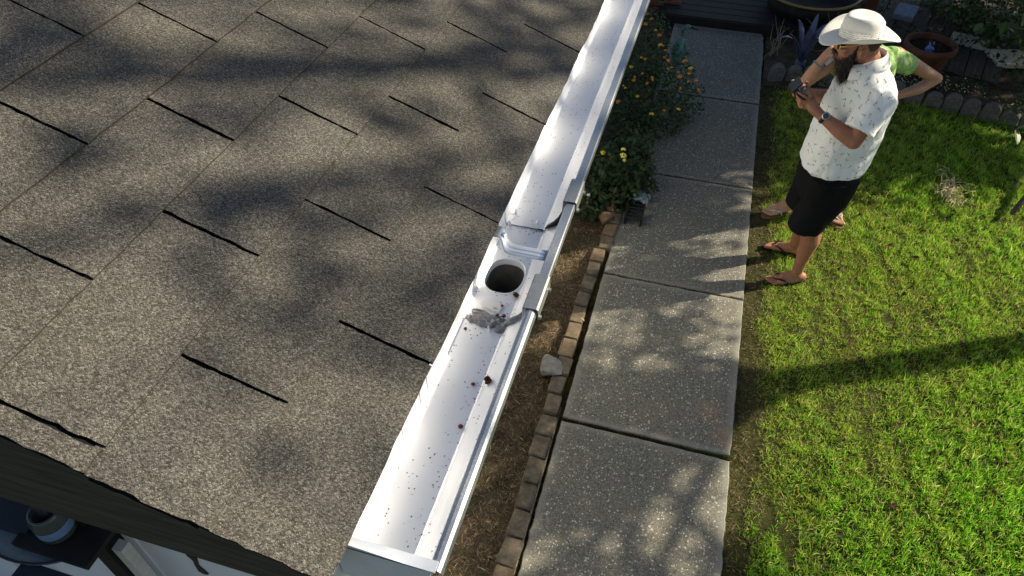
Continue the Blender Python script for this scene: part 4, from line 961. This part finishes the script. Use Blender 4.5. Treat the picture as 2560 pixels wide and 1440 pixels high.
# terracotta pot with butterfly ornament
pot = tag(empty('terracotta_pot', (1.955, 6.93, GZ)), 'large terracotta pot with a dark butterfly ornament on its side', 'pot')
pot.scale = (.84, .84, .84)
prof_p = [(.0, .0), (.155, .0), (.165, .02), (.235, .36), (.24, .365), (.262, .37), (.268, .385), (.268, .425), (.258, .435), (.240, .435), (.232, .42), (.225, .36)]
mesh('body', *lathe(prof_p, 40, False), m['terracotta'], pot, True)
mesh('soil', *lathe([(.0, .39), (.12, .395), (.229, .375)], 24, False), m['potting_soil'], pot, True)
wing = [(0, 0), (.010, .03), (.03, .060), (.055, .070), (.068, .055), (.060, .030), (.040, .012), (.055, -.005), (.050, -.032), (.030, -.042), (.012, -.026)]
bf = empty('butterfly', (0, 0, 0), 0, pot); bparts = []
bang = math.atan2(-6.86, -2.0) + rad(8)
def on_pot(u, v, off=.004):
    z = .245 + v; r = .165 + (.235 - .165) * (z - .02) / .34 + off; q = bang + u / r; return (r * math.cos(q), r * math.sin(q), z)
for sgn in (1, -1):
    pts = [on_pot(sgn * u * 1.25 + .01, v * 1.25 + u * .25 * sgn) for u, v in wing]; bparts.append(tubeg(pts + [pts[0]], .0035, 5))
    for j in (2, 4, 6, 8): bparts.append(tubeg([pts[0], pts[j]], .002, 4))
bparts.append(tubeg([on_pot(.01, -.04), on_pot(.01, .04)], .006, 6))
bpy.data.objects.remove(bf); mesh('butterfly', *join(bparts), m['dark_bronze'], pot)
tw = []
for q in range(16):
    b = np.array([RNG.normal(0, .08), RNG.normal(0, .08), .39]); e = b + np.array([RNG.normal(0, .07), RNG.normal(0, .07), RNG.uniform(.04, .16)]); tw.append(tubeg([b, e], [.003, .001], 4))
o = mesh('dry_stems', *join(tw), m['dead_leaf_brown'], pot); o['kind'] = 'stuff'
fg = [ellg((0, 0, .035), (.034, .030, .036), 14, 9), ellg((.004, -.004, .088), (.027, .025, .023), 14, 9), ellg((-.016, -.004, .106), (.009, .009, .010), 8, 6), ellg((.022, -.004, .106), (.009, .009, .010), 8, 6),
      *chain([(-.024, -.012, .055), (-.040, -.026, .035)], [.009, .008], 8), *chain([(.026, -.012, .055), (.040, -.026, .035)], [.009, .008], 8), *chain([(-.018, -.018, .012), (-.026, -.044, .010)], [.012, .011], 8), *chain([(.018, -.018, .012), (.026, -.044, .010)], [.012, .011], 8)]
o = link('blue_figurine', remesh(fg, .004, 3), m['blue_glaze'], None, True); o.location = (1.925, 6.83, GZ + .325); o.scale = (.85,) * 3; tag(o, 'small blue ceramic animal figurine sitting in the terracotta pot', 'figurine')

# bird statue
bd = [ellg((0, 0, .20), (.045, .060, .125), 16, 12), *chain([(0, -.02, .12), (-.01, -.05, .04), (-.02, -.07, -.01)], [.040, .018, .006]), *chain([(0, .01, .27), (.012, .015, .34), (.0, .0, .39), (.02, -.005, .425)], [.030, .018, .017, .024]), ellg((.035, -.005, .432), (.036, .022, .021), 14, 9)]
hr = tag(empty('bird_statue', (-.235, 6.50, GZ)), 'slender verdigris metal wading bird statue among the orange flowers', 'statue')
o = link('body', remesh(bd, .005, 4), m['verdigris'], hr, True)
mesh('beak', *tubeg([(.06, -.006, .432), (.12, -.012, .420), (.155, -.015, .412)], [.010, .006, .0015], 8), m['dark_bronze'], hr, True)
for sgn in (-1, 1): mesh('leg', *tubeg([(.012 * sgn, 0, .10), (.014 * sgn, .01, .05), (.014 * sgn, 0, -.02)], [.006, .004, .004], 6), m['verdigris'], hr, True)
for sgn in (-1, 1):
    wg = [(.040 * sgn, -.01, .28), (.050 * sgn, .03, .20), (.036 * sgn, -.045, .06), (.048 * sgn, -.05, .18)]
    mesh('wing', *tubeg([wg[0], wg[1], wg[2]], [.006, .028, .004], 8), m['verdigris'], hr, True)

# dark timber step at the path's end, round tub on it
stp = tag(empty('timber_step', (.2, 8.1, GZ)), 'dark timber step of planks at the far end of the path', 'step')
for k in range(9): bevel_box('plank', (.10 + RNG.normal(0, .004), -.57 + k * .147, .10), (1.72, .138, .035), .004, m['black_timber'], stp)
bevel_box('riser', (.10, -.650, .055), (1.70, .025, .11), .003, m['black_timber'], stp)
brk = tag(empty('brick_pier', (-.72, 7.75, GZ)), 'dim reddish brick pier behind the orange flower shrub', 'pier')
simple('dim_brick', (.16, .060, .038), .9, .15, 0, .3, 30, .5)
for r in range(6):
    for k in range(3): bevel_box('brick', ((k - 1) * .215 + (.05 if r % 2 else -.05), 0, .035 + r * .075), (.205, .10, .066), .005, m['dim_brick'], brk)
tub = tag(empty('round_tub', (.95, 7.97, .085)), 'dark round tub with a tan rim at the top edge beyond the path', 'tub')
mesh('shell', *lathe([(.0, 0), (.40, 0), (.47, .20), (.46, .20), (.40, .05), (0, .05)], 48, False), m['black_timber'], tub, True)
a_ = np.linspace(0, 2 * math.pi, 49); mesh('rim', *tubeg([(.480 * math.cos(q), .480 * math.sin(q), .205) for q in a_], .014, 8, False), m['tan_rim'], tub, True)
# post, boards, stones at the back right
V, F = boxg((1.50, 7.75, .55), (.11, .11, 1.2)); tag(mesh('wooden_post', V, F, m['red_timber']), 'dark reddish wooden post behind the straw hat', 'post')
dk = tag(empty('boardwalk', (2.1, 8.1, GZ)), 'weathered grey boards laid on the ground behind the terracotta pot', 'boardwalk')
BA = rad(74.7)
for k in range(-3, 6): bevel_box('board', (-math.sin(BA) * k * -.152, math.cos(BA) * k * -.152, .035), (.142, 1.9, .03), .004, m['grey_deck'], dk, rz=BA - rad(90), jit=.0008)
bevel_box('plank', (1.93, 8.13, .105), (.20, .24, .06), .006, m['slate_blue'], None, rz=rad(-18), rx=rad(8)); o = bpy.data.objects['plank'] if False else COL.objects[-1]
o.name = 'slate_block'; o.data.name = 'slate_block'; tag(o, 'blue-grey slate block lying on the boards behind the hat', 'block')
o = bevel_box('pale_box', (2.37, 8.70, .06), (.22, .16, .09), .006, m['phone_grey'], None, rz=rad(-12)); tag(o, 'pale grey box on the boards at the top edge', 'box')
for (x, y, sx_, sy_, rz_, lb) in [(2.86, 7.50, .40, .30, .2, 'cream flagstone behind the edging at the right edge'), (2.52, 7.78, .34, .24, -.3, 'cream flagstone just right of the terracotta pot'), (3.35, 7.35, .36, .28, .1, 'cream flagstone farthest right in the back bed')]:
    o = bevel_box('flagstone', (x, y, GZ + .055), (sx_, sy_, .05), .012, m['pale_stone'], None, rz=rz_, jit=.004); tag(o, lb, 'flagstone', 'flagstones in the back bed')

# ================================================================== PEOPLE
def person(O, face, label):
    r = empty('person', (O[0], O[1], 0), math.atan2(face[1], face[0])); return tag(r, label, 'person')
FV = (-math.cos(YAW), -math.sin(YAW)); HV = (math.sin(YAW), -math.cos(YAW))   # towards image left / towards the camera

def fingers(knuckles, tips, bends, r=.0088):
    out = []
    for k_, t_, b_ in zip(knuckles, tips, bends):
        k_, t_ = np.array(k_), np.array(t_); mid = (k_ + t_) / 2 + np.array(b_); out += chain([k_, k_ + (mid - k_) * .9, mid + (t_ - mid) * .45, t_], [r, r * .98, r * .9, r * .78], 10)
    return out
def wrinkle(me, amp, scale, seed, stretch=(1, 1, 1)):
    p = get_co(me); nn = normals(me); q = p * np.array(stretch); d = fnoise(q, scale, seed, 3); d = d - .6 * np.abs(fnoise(q, scale * 1.7, seed + 5, 2)); set_co(me, p + nn * (amp * d)[:, None])
def foot(heel, toe, side, z0, r=.034):
    """a bare foot: heel, instep, ball and five toes"""
    heel, toe = np.array(heel, float), np.array(toe, float); d = (toe - heel); L = np.linalg.norm(d); d /= L; s = np.array([-d[1], d[0]]) * side   # side=+1: big toe on the left of travel
    def P(a, b, z): q = heel + d * a * L + s * b; return (q[0], q[1], z0 + z)
    out = [capg(P(.10, 0, .034), P(.24, 0, .042), .034, .034), capg(P(.24, 0, .060), P(.55, .006, .038), .034, .026), capg(P(.15, -.004, .026), P(.66, -.022, .020), .028, .021), capg(P(.30, .006, .030), P(.70, .020, .022), .026, .022), capg(P(.62, -.026, .019), P(.68, .022, .021), .020, .021)]
    for k, (b, e, rr) in enumerate([(.026, .985, .0125), (.008, .97, .0095), (-.008, .93, .0088), (-.022, .885, .0082), (-.034, .835, .0078)]): out.append(capg(P(.70, b * .92, .017), P(e - .03, b * 1.05, .012), rr * 1.05, rr, 10))
    return out

# ---------------------------------------------------------------- man in straw hat
MO = (.90, 3.93)
man = person(MO, FV, 'bearded man in white printed shirt, straw cowboy hat and black shorts holding a controller')
SZ = -.016
sk = []
sk += [ellg((.150, 0, 1.590), (.100, .078, .092), 24, 16, ry=.25), ellg((.190, 0, 1.560), (.068, .062, .080), 18, 12), ellg((.150, 0, 1.560), (.075, .066, .060), 18, 12)]
sk += chain([(.245, 0, 1.604), (.258, 0, 1.578)], [.011, .015]) + [ellg((.255, .012, 1.570), (.012, .010, .009)), ellg((.255, -.012, 1.570), (.012, .010, .009))]
sk += [ellg((.236, .034, 1.612), (.016, .024, .010)), ellg((.236, -.034, 1.612), (.016, .024, .010)), ellg((.222, .042, 1.572), (.024, .022, .020)), ellg((.222, -.042, 1.572), (.024, .022, .020))]
for sgn in (1, -1): sk += [ellg((.150, .080 * sgn, 1.566), (.022, .012, .032), 16, 10, ry=.3, rz=.35 * sgn), ellg((.143, .090 * sgn, 1.570), (.022, .006, .031), 14, 8, ry=.3, rz=.45 * sgn)]
sk += chain([(.020, 0, 1.42), (.060, 0, 1.49), (.120, 0, 1.575)], [.075, .064, .064])
sk += [loftg([sect(.03, 0, z, ha, hb) for z, ha, hb in ((.86, .12, .14), (1.05, .15, .15), (1.3, .12, .17), (1.42, .08, .12))])]
# arms: near (left) then far
def arm(sgn, sh_, el, wr):
    return chain([sh_, (np.array(sh_) * .45 + np.array(el) * .55), el], [.056, .050, .044]) + chain([el, np.array(el) * .62 + np.array(wr) * .38, wr], [.045, .044, .027])
sk += arm(1, (.010, .165, 1.350), (.105, .245, 1.150), (.276, .125, 1.238)) + arm(-1, (-.010, -.140, 1.350), (.055, -.195, 1.150), (.276, -.115, 1.235))
for sgn in (1, -1):
    sk += chain([(.278, .122 * sgn, 1.240), (.312, .088 * sgn, 1.262), (.335, .066 * sgn, 1.284)], [.027, .031, .024])
    sk += [ellg((.318, .080 * sgn, 1.272), (.040, .026, .034), 14, 10, ry=-.5, rz=-.7 * sgn)]
    kn = [(.338, .084 * sgn, 1.304), (.346, .078 * sgn, 1.288), (.350, .074 * sgn, 1.270), (.346, .074 * sgn, 1.252)]
    tp = [(.404, .066 * sgn, 1.338), (.398, .036 * sgn, 1.306), (.390, .030 * sgn, 1.284), (.378, .034 * sgn, 1.262)]
    sk += fingers(kn, tp, [(.006, .010 * sgn, .006), (.016, .016 * sgn, .002), (.016, .016 * sgn, .0), (.014, .014 * sgn, -.002)])
    sk += fingers([(.302, .062 * sgn, 1.288)], [(.338, .034 * sgn, 1.346)], [(-.004, .008 * sgn, .006)], .0105)
# legs
sk += chain([(.045, .095, .78), (.085, .105, .48)], [.070, .060]) + chain([(.085, .105, .48), (.058, .117, .33), (.070, .128, .17), (.072, .130, .085)], [.060, .060, .040, .036])
sk += foot((.005, .128), (.268, .150), -1, SZ + .004)
sk += chain([(.045, -.095, .78), (.050, -.110, .48)], [.070, .060]) + chain([(.050, -.110, .48), (.012, -.118, .33), (.015, -.128, .17), (.014, -.130, .085)], [.060, .060, .040, .036])
sk += foot((-.045, -.118), (.180, -.225), 1, SZ + .004)
link('body', remesh(sk, .0045, 5, .45), m['tanned_skin'], man, True)
# shirt
shp = [loftg([sect(ca_, 0, z, ha * .955, hb * .90, 2.5, 36) for z, ca_, ha, hb in ((.832, .050, .186, .200), (.84, .050, .190, .204), (.92, .042, .193, .200), (1.05, .034, .197, .196), (1.18, .028, .186, .196), (1.29, .020, .168, .204), (1.37, .016, .150, .206), (1.425, .022, .122, .170), (1.465, .034, .098, .118), (1.50, .050, .082, .088))])]
for sgn in (1, -1):
    p0, p1 = (np.array((.0, .165, 1.375)), np.array((.096, .240, 1.205))) if sgn > 0 else (np.array((-.015, -.120, 1.37)), np.array((.045, -.182, 1.205))); d_, u_, v_ = frame_of(p1 - p0)
    rings = []
    for t_, r_ in ((-.15, .060), (.0, .088), (.3, .092), (.7, .088), (1.0, .086), (1.0, .080)):
        c_ = p0 + (p1 - p0) * t_; rings.append([c_ + r_ * (math.cos(q) * u_ + math.sin(q) * v_) for q in np.linspace(0, 2 * math.pi, 24, endpoint=False)])
    shp.append(loftg(rings))
me = remesh(shp, .007, 4, .5); wrinkle(me, .0065, 4.2, 71, (1, 1, .55)); wrinkle(me, .0030, 10, 77, (1, 1, .8))
shirt = link('shirt', me, m['printed_shirt'], man, True)
col_ = []
for lev, (r_, z_, cz) in enumerate([(.072, 1.485, .058), (.078, 1.525, .066), (.082, 1.532, .066), (.100, 1.480, .052), (.104, 1.468, .050)]):
    rg = []
    for q in np.linspace(rad(28), rad(332), 30):
        fr = max(0, math.cos(q)); k_ = 1 + .28 * fr * (lev >= 3); rg.append((cz + r_ * math.cos(q) * (1.02 + .25 * fr), r_ * math.sin(q) * k_ * .95, z_ - .055 * fr + .016 * max(0, -math.cos(q)) - (.012 * fr if lev >= 3 else 0)))
    col_.append(rg)
n = 30; V = np.concatenate([np.array(r_) for r_ in col_]); F = [(i * n + j, i * n + j + 1, (i + 1) * n + j + 1, (i + 1) * n + j) for i in range(4) for j in range(n - 1)]
o = mesh('collar', V, F, m['printed_shirt'], shirt, True); md = o.modifiers.new('t', 'SOLIDIFY'); md.thickness = .003
# shorts
sp_ = [loftg([sect(.045, 0, z, ha, hb, 2.6, 32) for z, ha, hb in ((.62, .148, .180), (.74, .155, .176), (.82, .154, .166), (.90, .140, .150))])]
for sgn, xs in ((1, (.055, .100, .128)), (-1, (.045, .065, .075))):
    sp_.append(loftg([sect(cx_, sgn * cb, z, ha, hb, 2.4, 28, .06) for z, cx_, cb, ha, hb in ((.800, .045, .09, .150, .10), (.62, xs[0], .098, .132, .100), (.52, xs[1], .106, .112, .098), (.435, xs[2], .112, .104, .098), (.428, xs[2], .112, .098, .092))]))
me = remesh(sp_, .007, 4, .5); wrinkle(me, .004, 4.5, 81, (1, 1, .6)); link('shorts', me, m['black_shorts'], man, True)
# beard, hair
bpts = [ellg((.196, 0, 1.535), (.056, .060, .042)), *chain([(.176, .066, 1.600), (.182, .058, 1.555), (.195, .040, 1.515)], [.012, .022, .034]), *chain([(.176, -.066, 1.600), (.182, -.058, 1.555), (.195, -.040, 1.515)], [.012, .022, .034]), ellg((.248, 0, 1.548), (.020, .034, .012))] + chain([(.190, 0, 1.530), (.178, 0, 1.475), (.168, 0, 1.420), (.162, 0, 1.378)], [.056, .050, .036, .014])
me = remesh(bpts, .006, 3, .5); wrinkle(me, .007, 14, 91, (1, 1, .35)); brd = link('beard', me, m['beard_hair'], man, True)
co, nn = get_co(me), normals(me); idx = RNG.integers(0, len(co), 2600); p_, n_ = co[idx], nn[idx]
dn = n_ * .35 + np.array([.0, 0, -1.0]) + RNG.normal(0, .25, (len(p_), 3)); dn /= np.linalg.norm(dn, axis=1)[:, None]; ln_ = RNG.uniform(.010, .030, (len(p_), 1)) * (1 + 1.2 * (p_[:, 2:3] < 1.45))
sdv = np.cross(dn, n_); sdv /= np.linalg.norm(sdv, axis=1)[:, None]
V = np.stack([p_ - sdv * .0011, p_ + sdv * .0011, p_ + dn * ln_], 1).reshape(-1, 3); T = np.arange(len(V)).reshape(-1, 3)
cl_ = np.repeat(np.where((RNG.random(len(p_)) < .2)[:, None], np.array([.13, .10, .085]), np.array([.030, .022, .018])) * RNG.uniform(.6, 1.4, (len(p_), 1)), 3, 0)
np_mesh('beard_strands', V, None, T, m['straw'], brd, cl_)['kind'] = 'stuff'
me = remesh([ellg((.108, 0, 1.615), (.078, .078, .080), 20, 14, ry=.2), ellg((.165, .074, 1.625), (.012, .008, .022)), ellg((.165, -.074, 1.625), (.012, .008, .022))], .006, 3); wrinkle(me, .002, 30, 93); link('hair', me, m['brown_hair'], man, True)
for sgn in (1, -1): mesh('eye', *ellg((.238, .034 * sgn, 1.596), (.010, .012, .009)), m['eye_dark'], man, True)
gl = empty('glasses', (0, 0, 0), 0, man); bpy.data.objects.remove(gl)
gp_ = []
for sgn in (1, -1):
    gp_.append(tubeg([(.262, sgn * (.036 + .024 * math.cos(q)), 1.590 + .019 * math.sin(q)) for q in np.linspace(0, 2 * math.pi, 17)], .0020, 6, False)); gp_.append(tubeg([(.262, sgn * .060, 1.597), (.215, sgn * .077, 1.607), (.150, sgn * .084, 1.625)], .0022, 6))
gp_.append(tubeg([(.262, .012, 1.594), (.266, 0, 1.597), (.262, -.012, 1.594)], .0018, 6))
gls = mesh('glasses', *join(gp_), m['gold_metal'], man, True)
for sgn in (1, -1): mesh('lens', *ellg((.2615, sgn * .036, 1.590), (.0012, .023, .018), 16, 8), m['lens_brown'], gls, True)
# hat
hat = empty('cowboy_hat', (.150, 0, 1.634), 0, man); hat.rotation_euler = (0, rad(4), 0)
nA = 64; rings = []
def hr_(q): return .108 * math.cos(q), .092 * math.sin(q)
brim = []
for k in range(10):
    f_ = k / 9; rg = []
    for j in range(nA):
        q = 2 * math.pi * j / nA; x0, y0 = hr_(q); ext = .090 - .006 * abs(math.sin(q)); curl = (abs(math.sin(q)) ** 2.0) * .048 * (1 + .35 * math.cos(q)) * f_ ** 1.9 - (abs(math.cos(q)) ** 3) * .030 * f_ ** 1.5
        rr = 1 - .30 * (abs(math.sin(q)) ** 2.2) * f_ ** 2; rg.append((x0 + math.cos(q) * ext * f_ * rr * 1.04, y0 + math.sin(q) * ext * f_ * rr, curl))
    brim.append(rg)
V, F = loftg(brim, False); o = mesh('brim', V, F, m['straw_hat'], hat, True); md = o.modifiers.new('t', 'SOLIDIFY'); md.thickness = .003
crown = []
for z, s_, dent in ((0, 1.0, 0), (.02, .99, 0), (.045, .975, 0), (.068, .95, 0), (.084, .90, 0), (.097, .80, .001), (.102, .64, .003), (.103, .42, .006), (.103, .18, .008), (.103, .02, .009)):
    rg = []
    for j in range(nA):
        q = 2 * math.pi * j / nA; x0, y0 = hr_(q); pinch = 1 - .10 * max(0, math.cos(q)) * (z / .12) * abs(math.sin(q)) * 2
        rg.append((x0 * s_, y0 * s_ * pinch, z - dent + .012 * math.cos(q) * s_ * (z > .08) + (.008 * abs(math.sin(q)) * (.5 < s_ < .9))))
    crown.append(rg)
crw = mesh('crown', *loftg(crown), m['straw_hat'], hat, True)
bn = [[(hr_(2 * math.pi * j / nA)[0] * s_, hr_(2 * math.pi * j / nA)[1] * s_, z) for j in range(nA)] for z, s_ in ((.002, 1.015), (.010, 1.012), (.030, .998), (.048, .980), (.050, .970))]
mesh('band', *loftg(bn, False), m['hat_band'], hat, True)
q0 = rad(128); bx_ = bevel_box('band_buckle', (.104 * 1.02 * math.cos(q0), .086 * 1.03 * math.sin(q0), .009), (.028, .006, .012), .002, m['black_leather'], hat, rz=q0 + rad(95))
# watch, ring, controller, flip-flops
dw = np.array((.276, .125, 1.238)) - np.array((.105, .245, 1.150)); wc = np.array((.258, .138, 1.229)); d_, u_, v_ = frame_of(dw)
wt = tag(empty('wristwatch', (0, 0, 0), 0, man)) if False else None
wb = mesh('watch_strap', *loftg([[wc + d_ * a_ + r_ * (math.cos(q) * u_ + math.sin(q) * v_) for q in np.linspace(0, 2 * math.pi, 24, endpoint=False)] for a_, r_ in ((-.010, .0310), (-.009, .0345), (.009, .0335), (.010, .0300))], False), m['black_leather'], man, True)
cam_l = np.array([-.10, .85, .52]); cam_l -= d_ * (cam_l @ d_); cam_l /= np.linalg.norm(cam_l)
wx = np.cross(cam_l, d_)
def disc(c, nrm, ux, r, h): 
    uy = np.cross(nrm, ux); return loftg([[c + nrm * hh_ + rr * (math.cos(q) * ux + math.sin(q) * uy) for q in np.linspace(0, 2 * math.pi, 24, endpoint=False)] for hh_, rr in ((0, r), (h, r), (h * 1.3, r * .9))])
mesh('watch_case', *disc(wc + cam_l * .031, cam_l, wx, .020, .008), m['steel'], wb); mesh('watch_dial', *disc(wc + cam_l * .0415, cam_l, wx, .0155, .0012), m['watch_face'], wb)
rcen = np.array((.3655, .070, 1.2565)); mesh('finger_ring', *tubeg([rcen + .0102 * (math.cos(q) * np.array((.0, .45, .9)) + math.sin(q) * np.array((.5, .6, -.4))) for q in np.linspace(0, 2 * math.pi, 14)], .0018, 5), m['gold_metal'], man, True)
ctl = tag(empty('drone_controller', (MO[0] + FV[0] * .378, MO[1] + FV[1] * .378, 1.318), math.atan2(FV[1], FV[0])), 'dark handheld controller with a phone screen held by the man in the hat', 'controller')
bevel_box('body', (0, 0, 0), (.075, .125, .030), .010, m['device_black'], ctl, ry=rad(-28), seg=3)
for sgn in (1, -1): mesh('grip', *capg((-.012, .050 * sgn, -.010), (-.040, .056 * sgn, -.030), .014, .012), m['device_black'], ctl, True)
ph_ = bevel_box('phone', (.028, 0, .032), (.010, .078, .070), .004, m['device_black'], ctl, ry=rad(-38)); bevel_box('screen', (-.0058, 0, 0), (.0012, .070, .062), .0004, m['phone_screen'], ph_)
for sgn in (1, -1): mesh('stick', *tubeg([(-.004, .036 * sgn, .012), (-.014, .036 * sgn, .034)], [.003, .005], 8), m['steel'], ctl, True)
def sole(heel, toe, side, z0, mat_, strap, par, name):
    heel, toe = np.array(heel), np.array(toe); d = toe - heel; L = np.linalg.norm(d); d /= L; s = np.array([-d[1], d[0]])
    rg = []
    for q in np.linspace(0, 2 * math.pi, 32, endpoint=False):
        a_ = .5 + .56 * math.cos(q); wv_ = (.046 if a_ > .6 else .040) * math.sin(q) * (1 - .12 * math.cos(q) * -1); p = heel + d * a_ * L + s * wv_; rg.append(p)
    sl = mesh(name, *loftg([[(p[0], p[1], z0 - .014) for p in rg], [(p[0], p[1], z0 + .002) for p in rg]]), mat_, par)
    def P(a, b, z): q = heel + d * a * L + s * b; return (q[0], q[1], z0 + z)
    for sg in (1, -1): mesh('strap', *tubeg([P(.80, .012 * side, .024), P(.68, .030 * sg, .050), P(.50, .042 * sg, .036), P(.42, .044 * sg, .002)], [.004, .0055, .006, .005], 8), strap, sl, True)
sole((.005, .128), (.268, .150), -1, SZ, m['flipflop_black'], m['flipflop_black'], man, 'flip_flop'); sole((-.045, -.118), (.180, -.225), 1, SZ, m['flipflop_black'], m['flipflop_black'], man, 'flip_flop')

# ---------------------------------------------------------------- woman behind him (local x towards the camera, y towards image right)
WO = (.95, 4.58)
wom = person(WO, HV, 'person in a green tie-dye shirt behind the man, one hand raised and one elbow out')
sk = [ellg((.11, -.10, 1.300), (.088, .072, .100), 22, 14), ellg((.145, -.105, 1.260), (.050, .052, .060), 16, 10)] + chain([(.195, -.105, 1.285), (.200, -.105, 1.265)], [.009, .012]) + chain([(-.01, .03, 1.21), (.06, -.05, 1.25)], [.056, .050])
sk += [ellg((.11, -.172, 1.290), (.016, .008, .026)), ellg((.11, -.028, 1.290), (.016, .008, .026))]
sk += [loftg([sect(0, .05, z, ha, hb) for z, ha, hb in ((.60, .12, .15), (.85, .10, .13), (1.05, .10, .15), (1.22, .07, .13))])]
sk += chain([(-.01, .205, 1.215), (-.025, .390, 1.115), (-.045, .545, 1.030)], [.046, .042, .036]) + chain([(-.045, .545, 1.030), (-.01, .44, .978), (.015, .300, .940)], [.037, .036, .025]) + chain([(.015, .300, .940), (.03, .25, .915)], [.024, .026])
for k in range(4): sk += chain([(.038, .25 - .004 * k, .930 - .014 * k), (.055, .215, .925 - .014 * k), (.062, .185, .915 - .012 * k)], [.008, .008, .007], 8)
sk += chain([(.01, -.110, 1.215), (.06, -.250, 1.150), (.12, -.365, 1.095)], [.046, .042, .038]) + chain([(.12, -.365, 1.095), (.125, -.340, 1.170), (.120, -.314, 1.232)], [.038, .036, .026]) + chain([(.12, -.314, 1.232), (.112, -.286, 1.270), (.104, -.262, 1.296)], [.025, .028, .026])
for k in range(4): sk += chain([(.100 + .014 * (k - 1.5), -.256 - .008 * k, 1.312 - .004 * k), (.088 + .012 * (k - 1.5), -.236, 1.322 - .010 * k), (.086 + .01 * (k - 1.5), -.222, 1.300 - .012 * k)], [.0088, .0085, .0075], 8)
sk += chain([(.130, -.285, 1.270), (.142, -.262, 1.290), (.138, -.245, 1.305)], [.011, .010, .008], 8)
sk += chain([(0, -.02, .70), (.0, -.03, .42), (.005, -.115, .10)], [.08, .056, .034]) + chain([(0, .15, .70), (.02, .16, .42), (.01, .165, .10)], [.08, .056, .034])
sk += foot((.00, -.125), (.060, -.335), -1, SZ + .012) + foot((-.03, .165), (.195, .185), 1, SZ + .012)
link('body', remesh(sk, .005, 5, .45), m['fair_skin'], wom, True)
tp_ = [loftg([sect(.0, cb, z, ha, hb, 2.4, 32) for z, cb, ha, hb in ((.72, .05, .155, .190), (.85, .05, .148, .175), (1.0, .05, .142, .170), (1.12, .05, .125, .176), (1.20, .048, .100, .165), (1.245, .045, .080, .115), (1.275, .035, .062, .068))])]
for p0, p1 in (((-.005, .165, 1.205), (-.018, .325, 1.128)), ((.005, -.075, 1.205), (.04, -.200, 1.160))):
    p0, p1 = np.array(p0), np.array(p1); d_, u_, v_ = frame_of(p1 - p0)
    tp_.append(loftg([[p0 + (p1 - p0) * t_ + r_ * (math.cos(q) * u_ + math.sin(q) * v_) for q in np.linspace(0, 2 * math.pi, 20, endpoint=False)] for t_, r_ in ((-.2, .050), (0, .064), (.5, .068), (1, .066), (1, .060))]))
me = remesh(tp_, .007, 4, .5); wrinkle(me, .004, 5, 101, (1, 1, .6)); link('tie_dye_shirt', me, m['tie_dye_shirt'], wom, True)
me = remesh([loftg([sect(0, .045, z, ha, hb, 2.4, 28) for z, ha, hb in ((.52, .12, .150), (.60, .13, .165), (.76, .135, .17))])], .009, 3); link('shorts', me, m['grey_trousers'], wom, True)
hs = [ellg((.078, -.10, 1.318), (.092, .084, .096)), *chain([(.12, -.165, 1.29), (.135, -.165, 1.22), (.135, -.165, 1.15), (.12, -.165, 1.10)], [.030, .034, .030, .012]), *chain([(.11, -.03, 1.29), (.10, .01, 1.20)], [.034, .020]), *chain([(.03, -.08, 1.27), (-.02, -.02, 1.20)], [.06, .045])]
me = remesh(hs, .006, 3); wrinkle(me, .005, 14, 107, (1, 1, .3)); link('hair', me, m['blonde_hair'], wom, True)
for sgn in (1, -1): mesh('eye', *ellg((.188, -.105 + .030 * sgn, 1.300), (.008, .011, .008)), m['eye_dark'], wom, True)
d_, u_, v_ = frame_of(np.array((-.005, .054, .10))); bc = np.array((.1215, -.321, 1.216))
mesh('bracelet', *tubeg([bc + .0315 * (math.cos(q) * u_ + math.sin(q) * v_) for q in np.linspace(0, 2 * math.pi, 22)], .0048, 6, False), m['bracelet_bead'], wom, True)
sole((.00, -.125), (.060, -.335), -1, SZ + .008, m['sandal_sole'], m['sandal_strap'], wom, 'sandal'); sole((-.03, .165), (.195, .185), 1, SZ + .008, m['sandal_sole'], m['sandal_strap'], wom, 'sandal')
wl = lambda x, y, z: (WO[0] + HV[0] * x - HV[1] * y, WO[1] + HV[1] * x + HV[0] * y, z)
o = bevel_box('mobile_phone', wl(.112, -.250, 1.258), (.010, .062, .115), .004, m['device_black'], None, rz=math.atan2(HV[1], HV[0]) + .2, rx=rad(-48)); tag(o, 'grey phone with black edges in the raised hand by the hat brim', 'phone')
bevel_box('back_cover', (.0056, 0, 0), (.0012, .054, .105), .0004, m['phone_grey'], o)
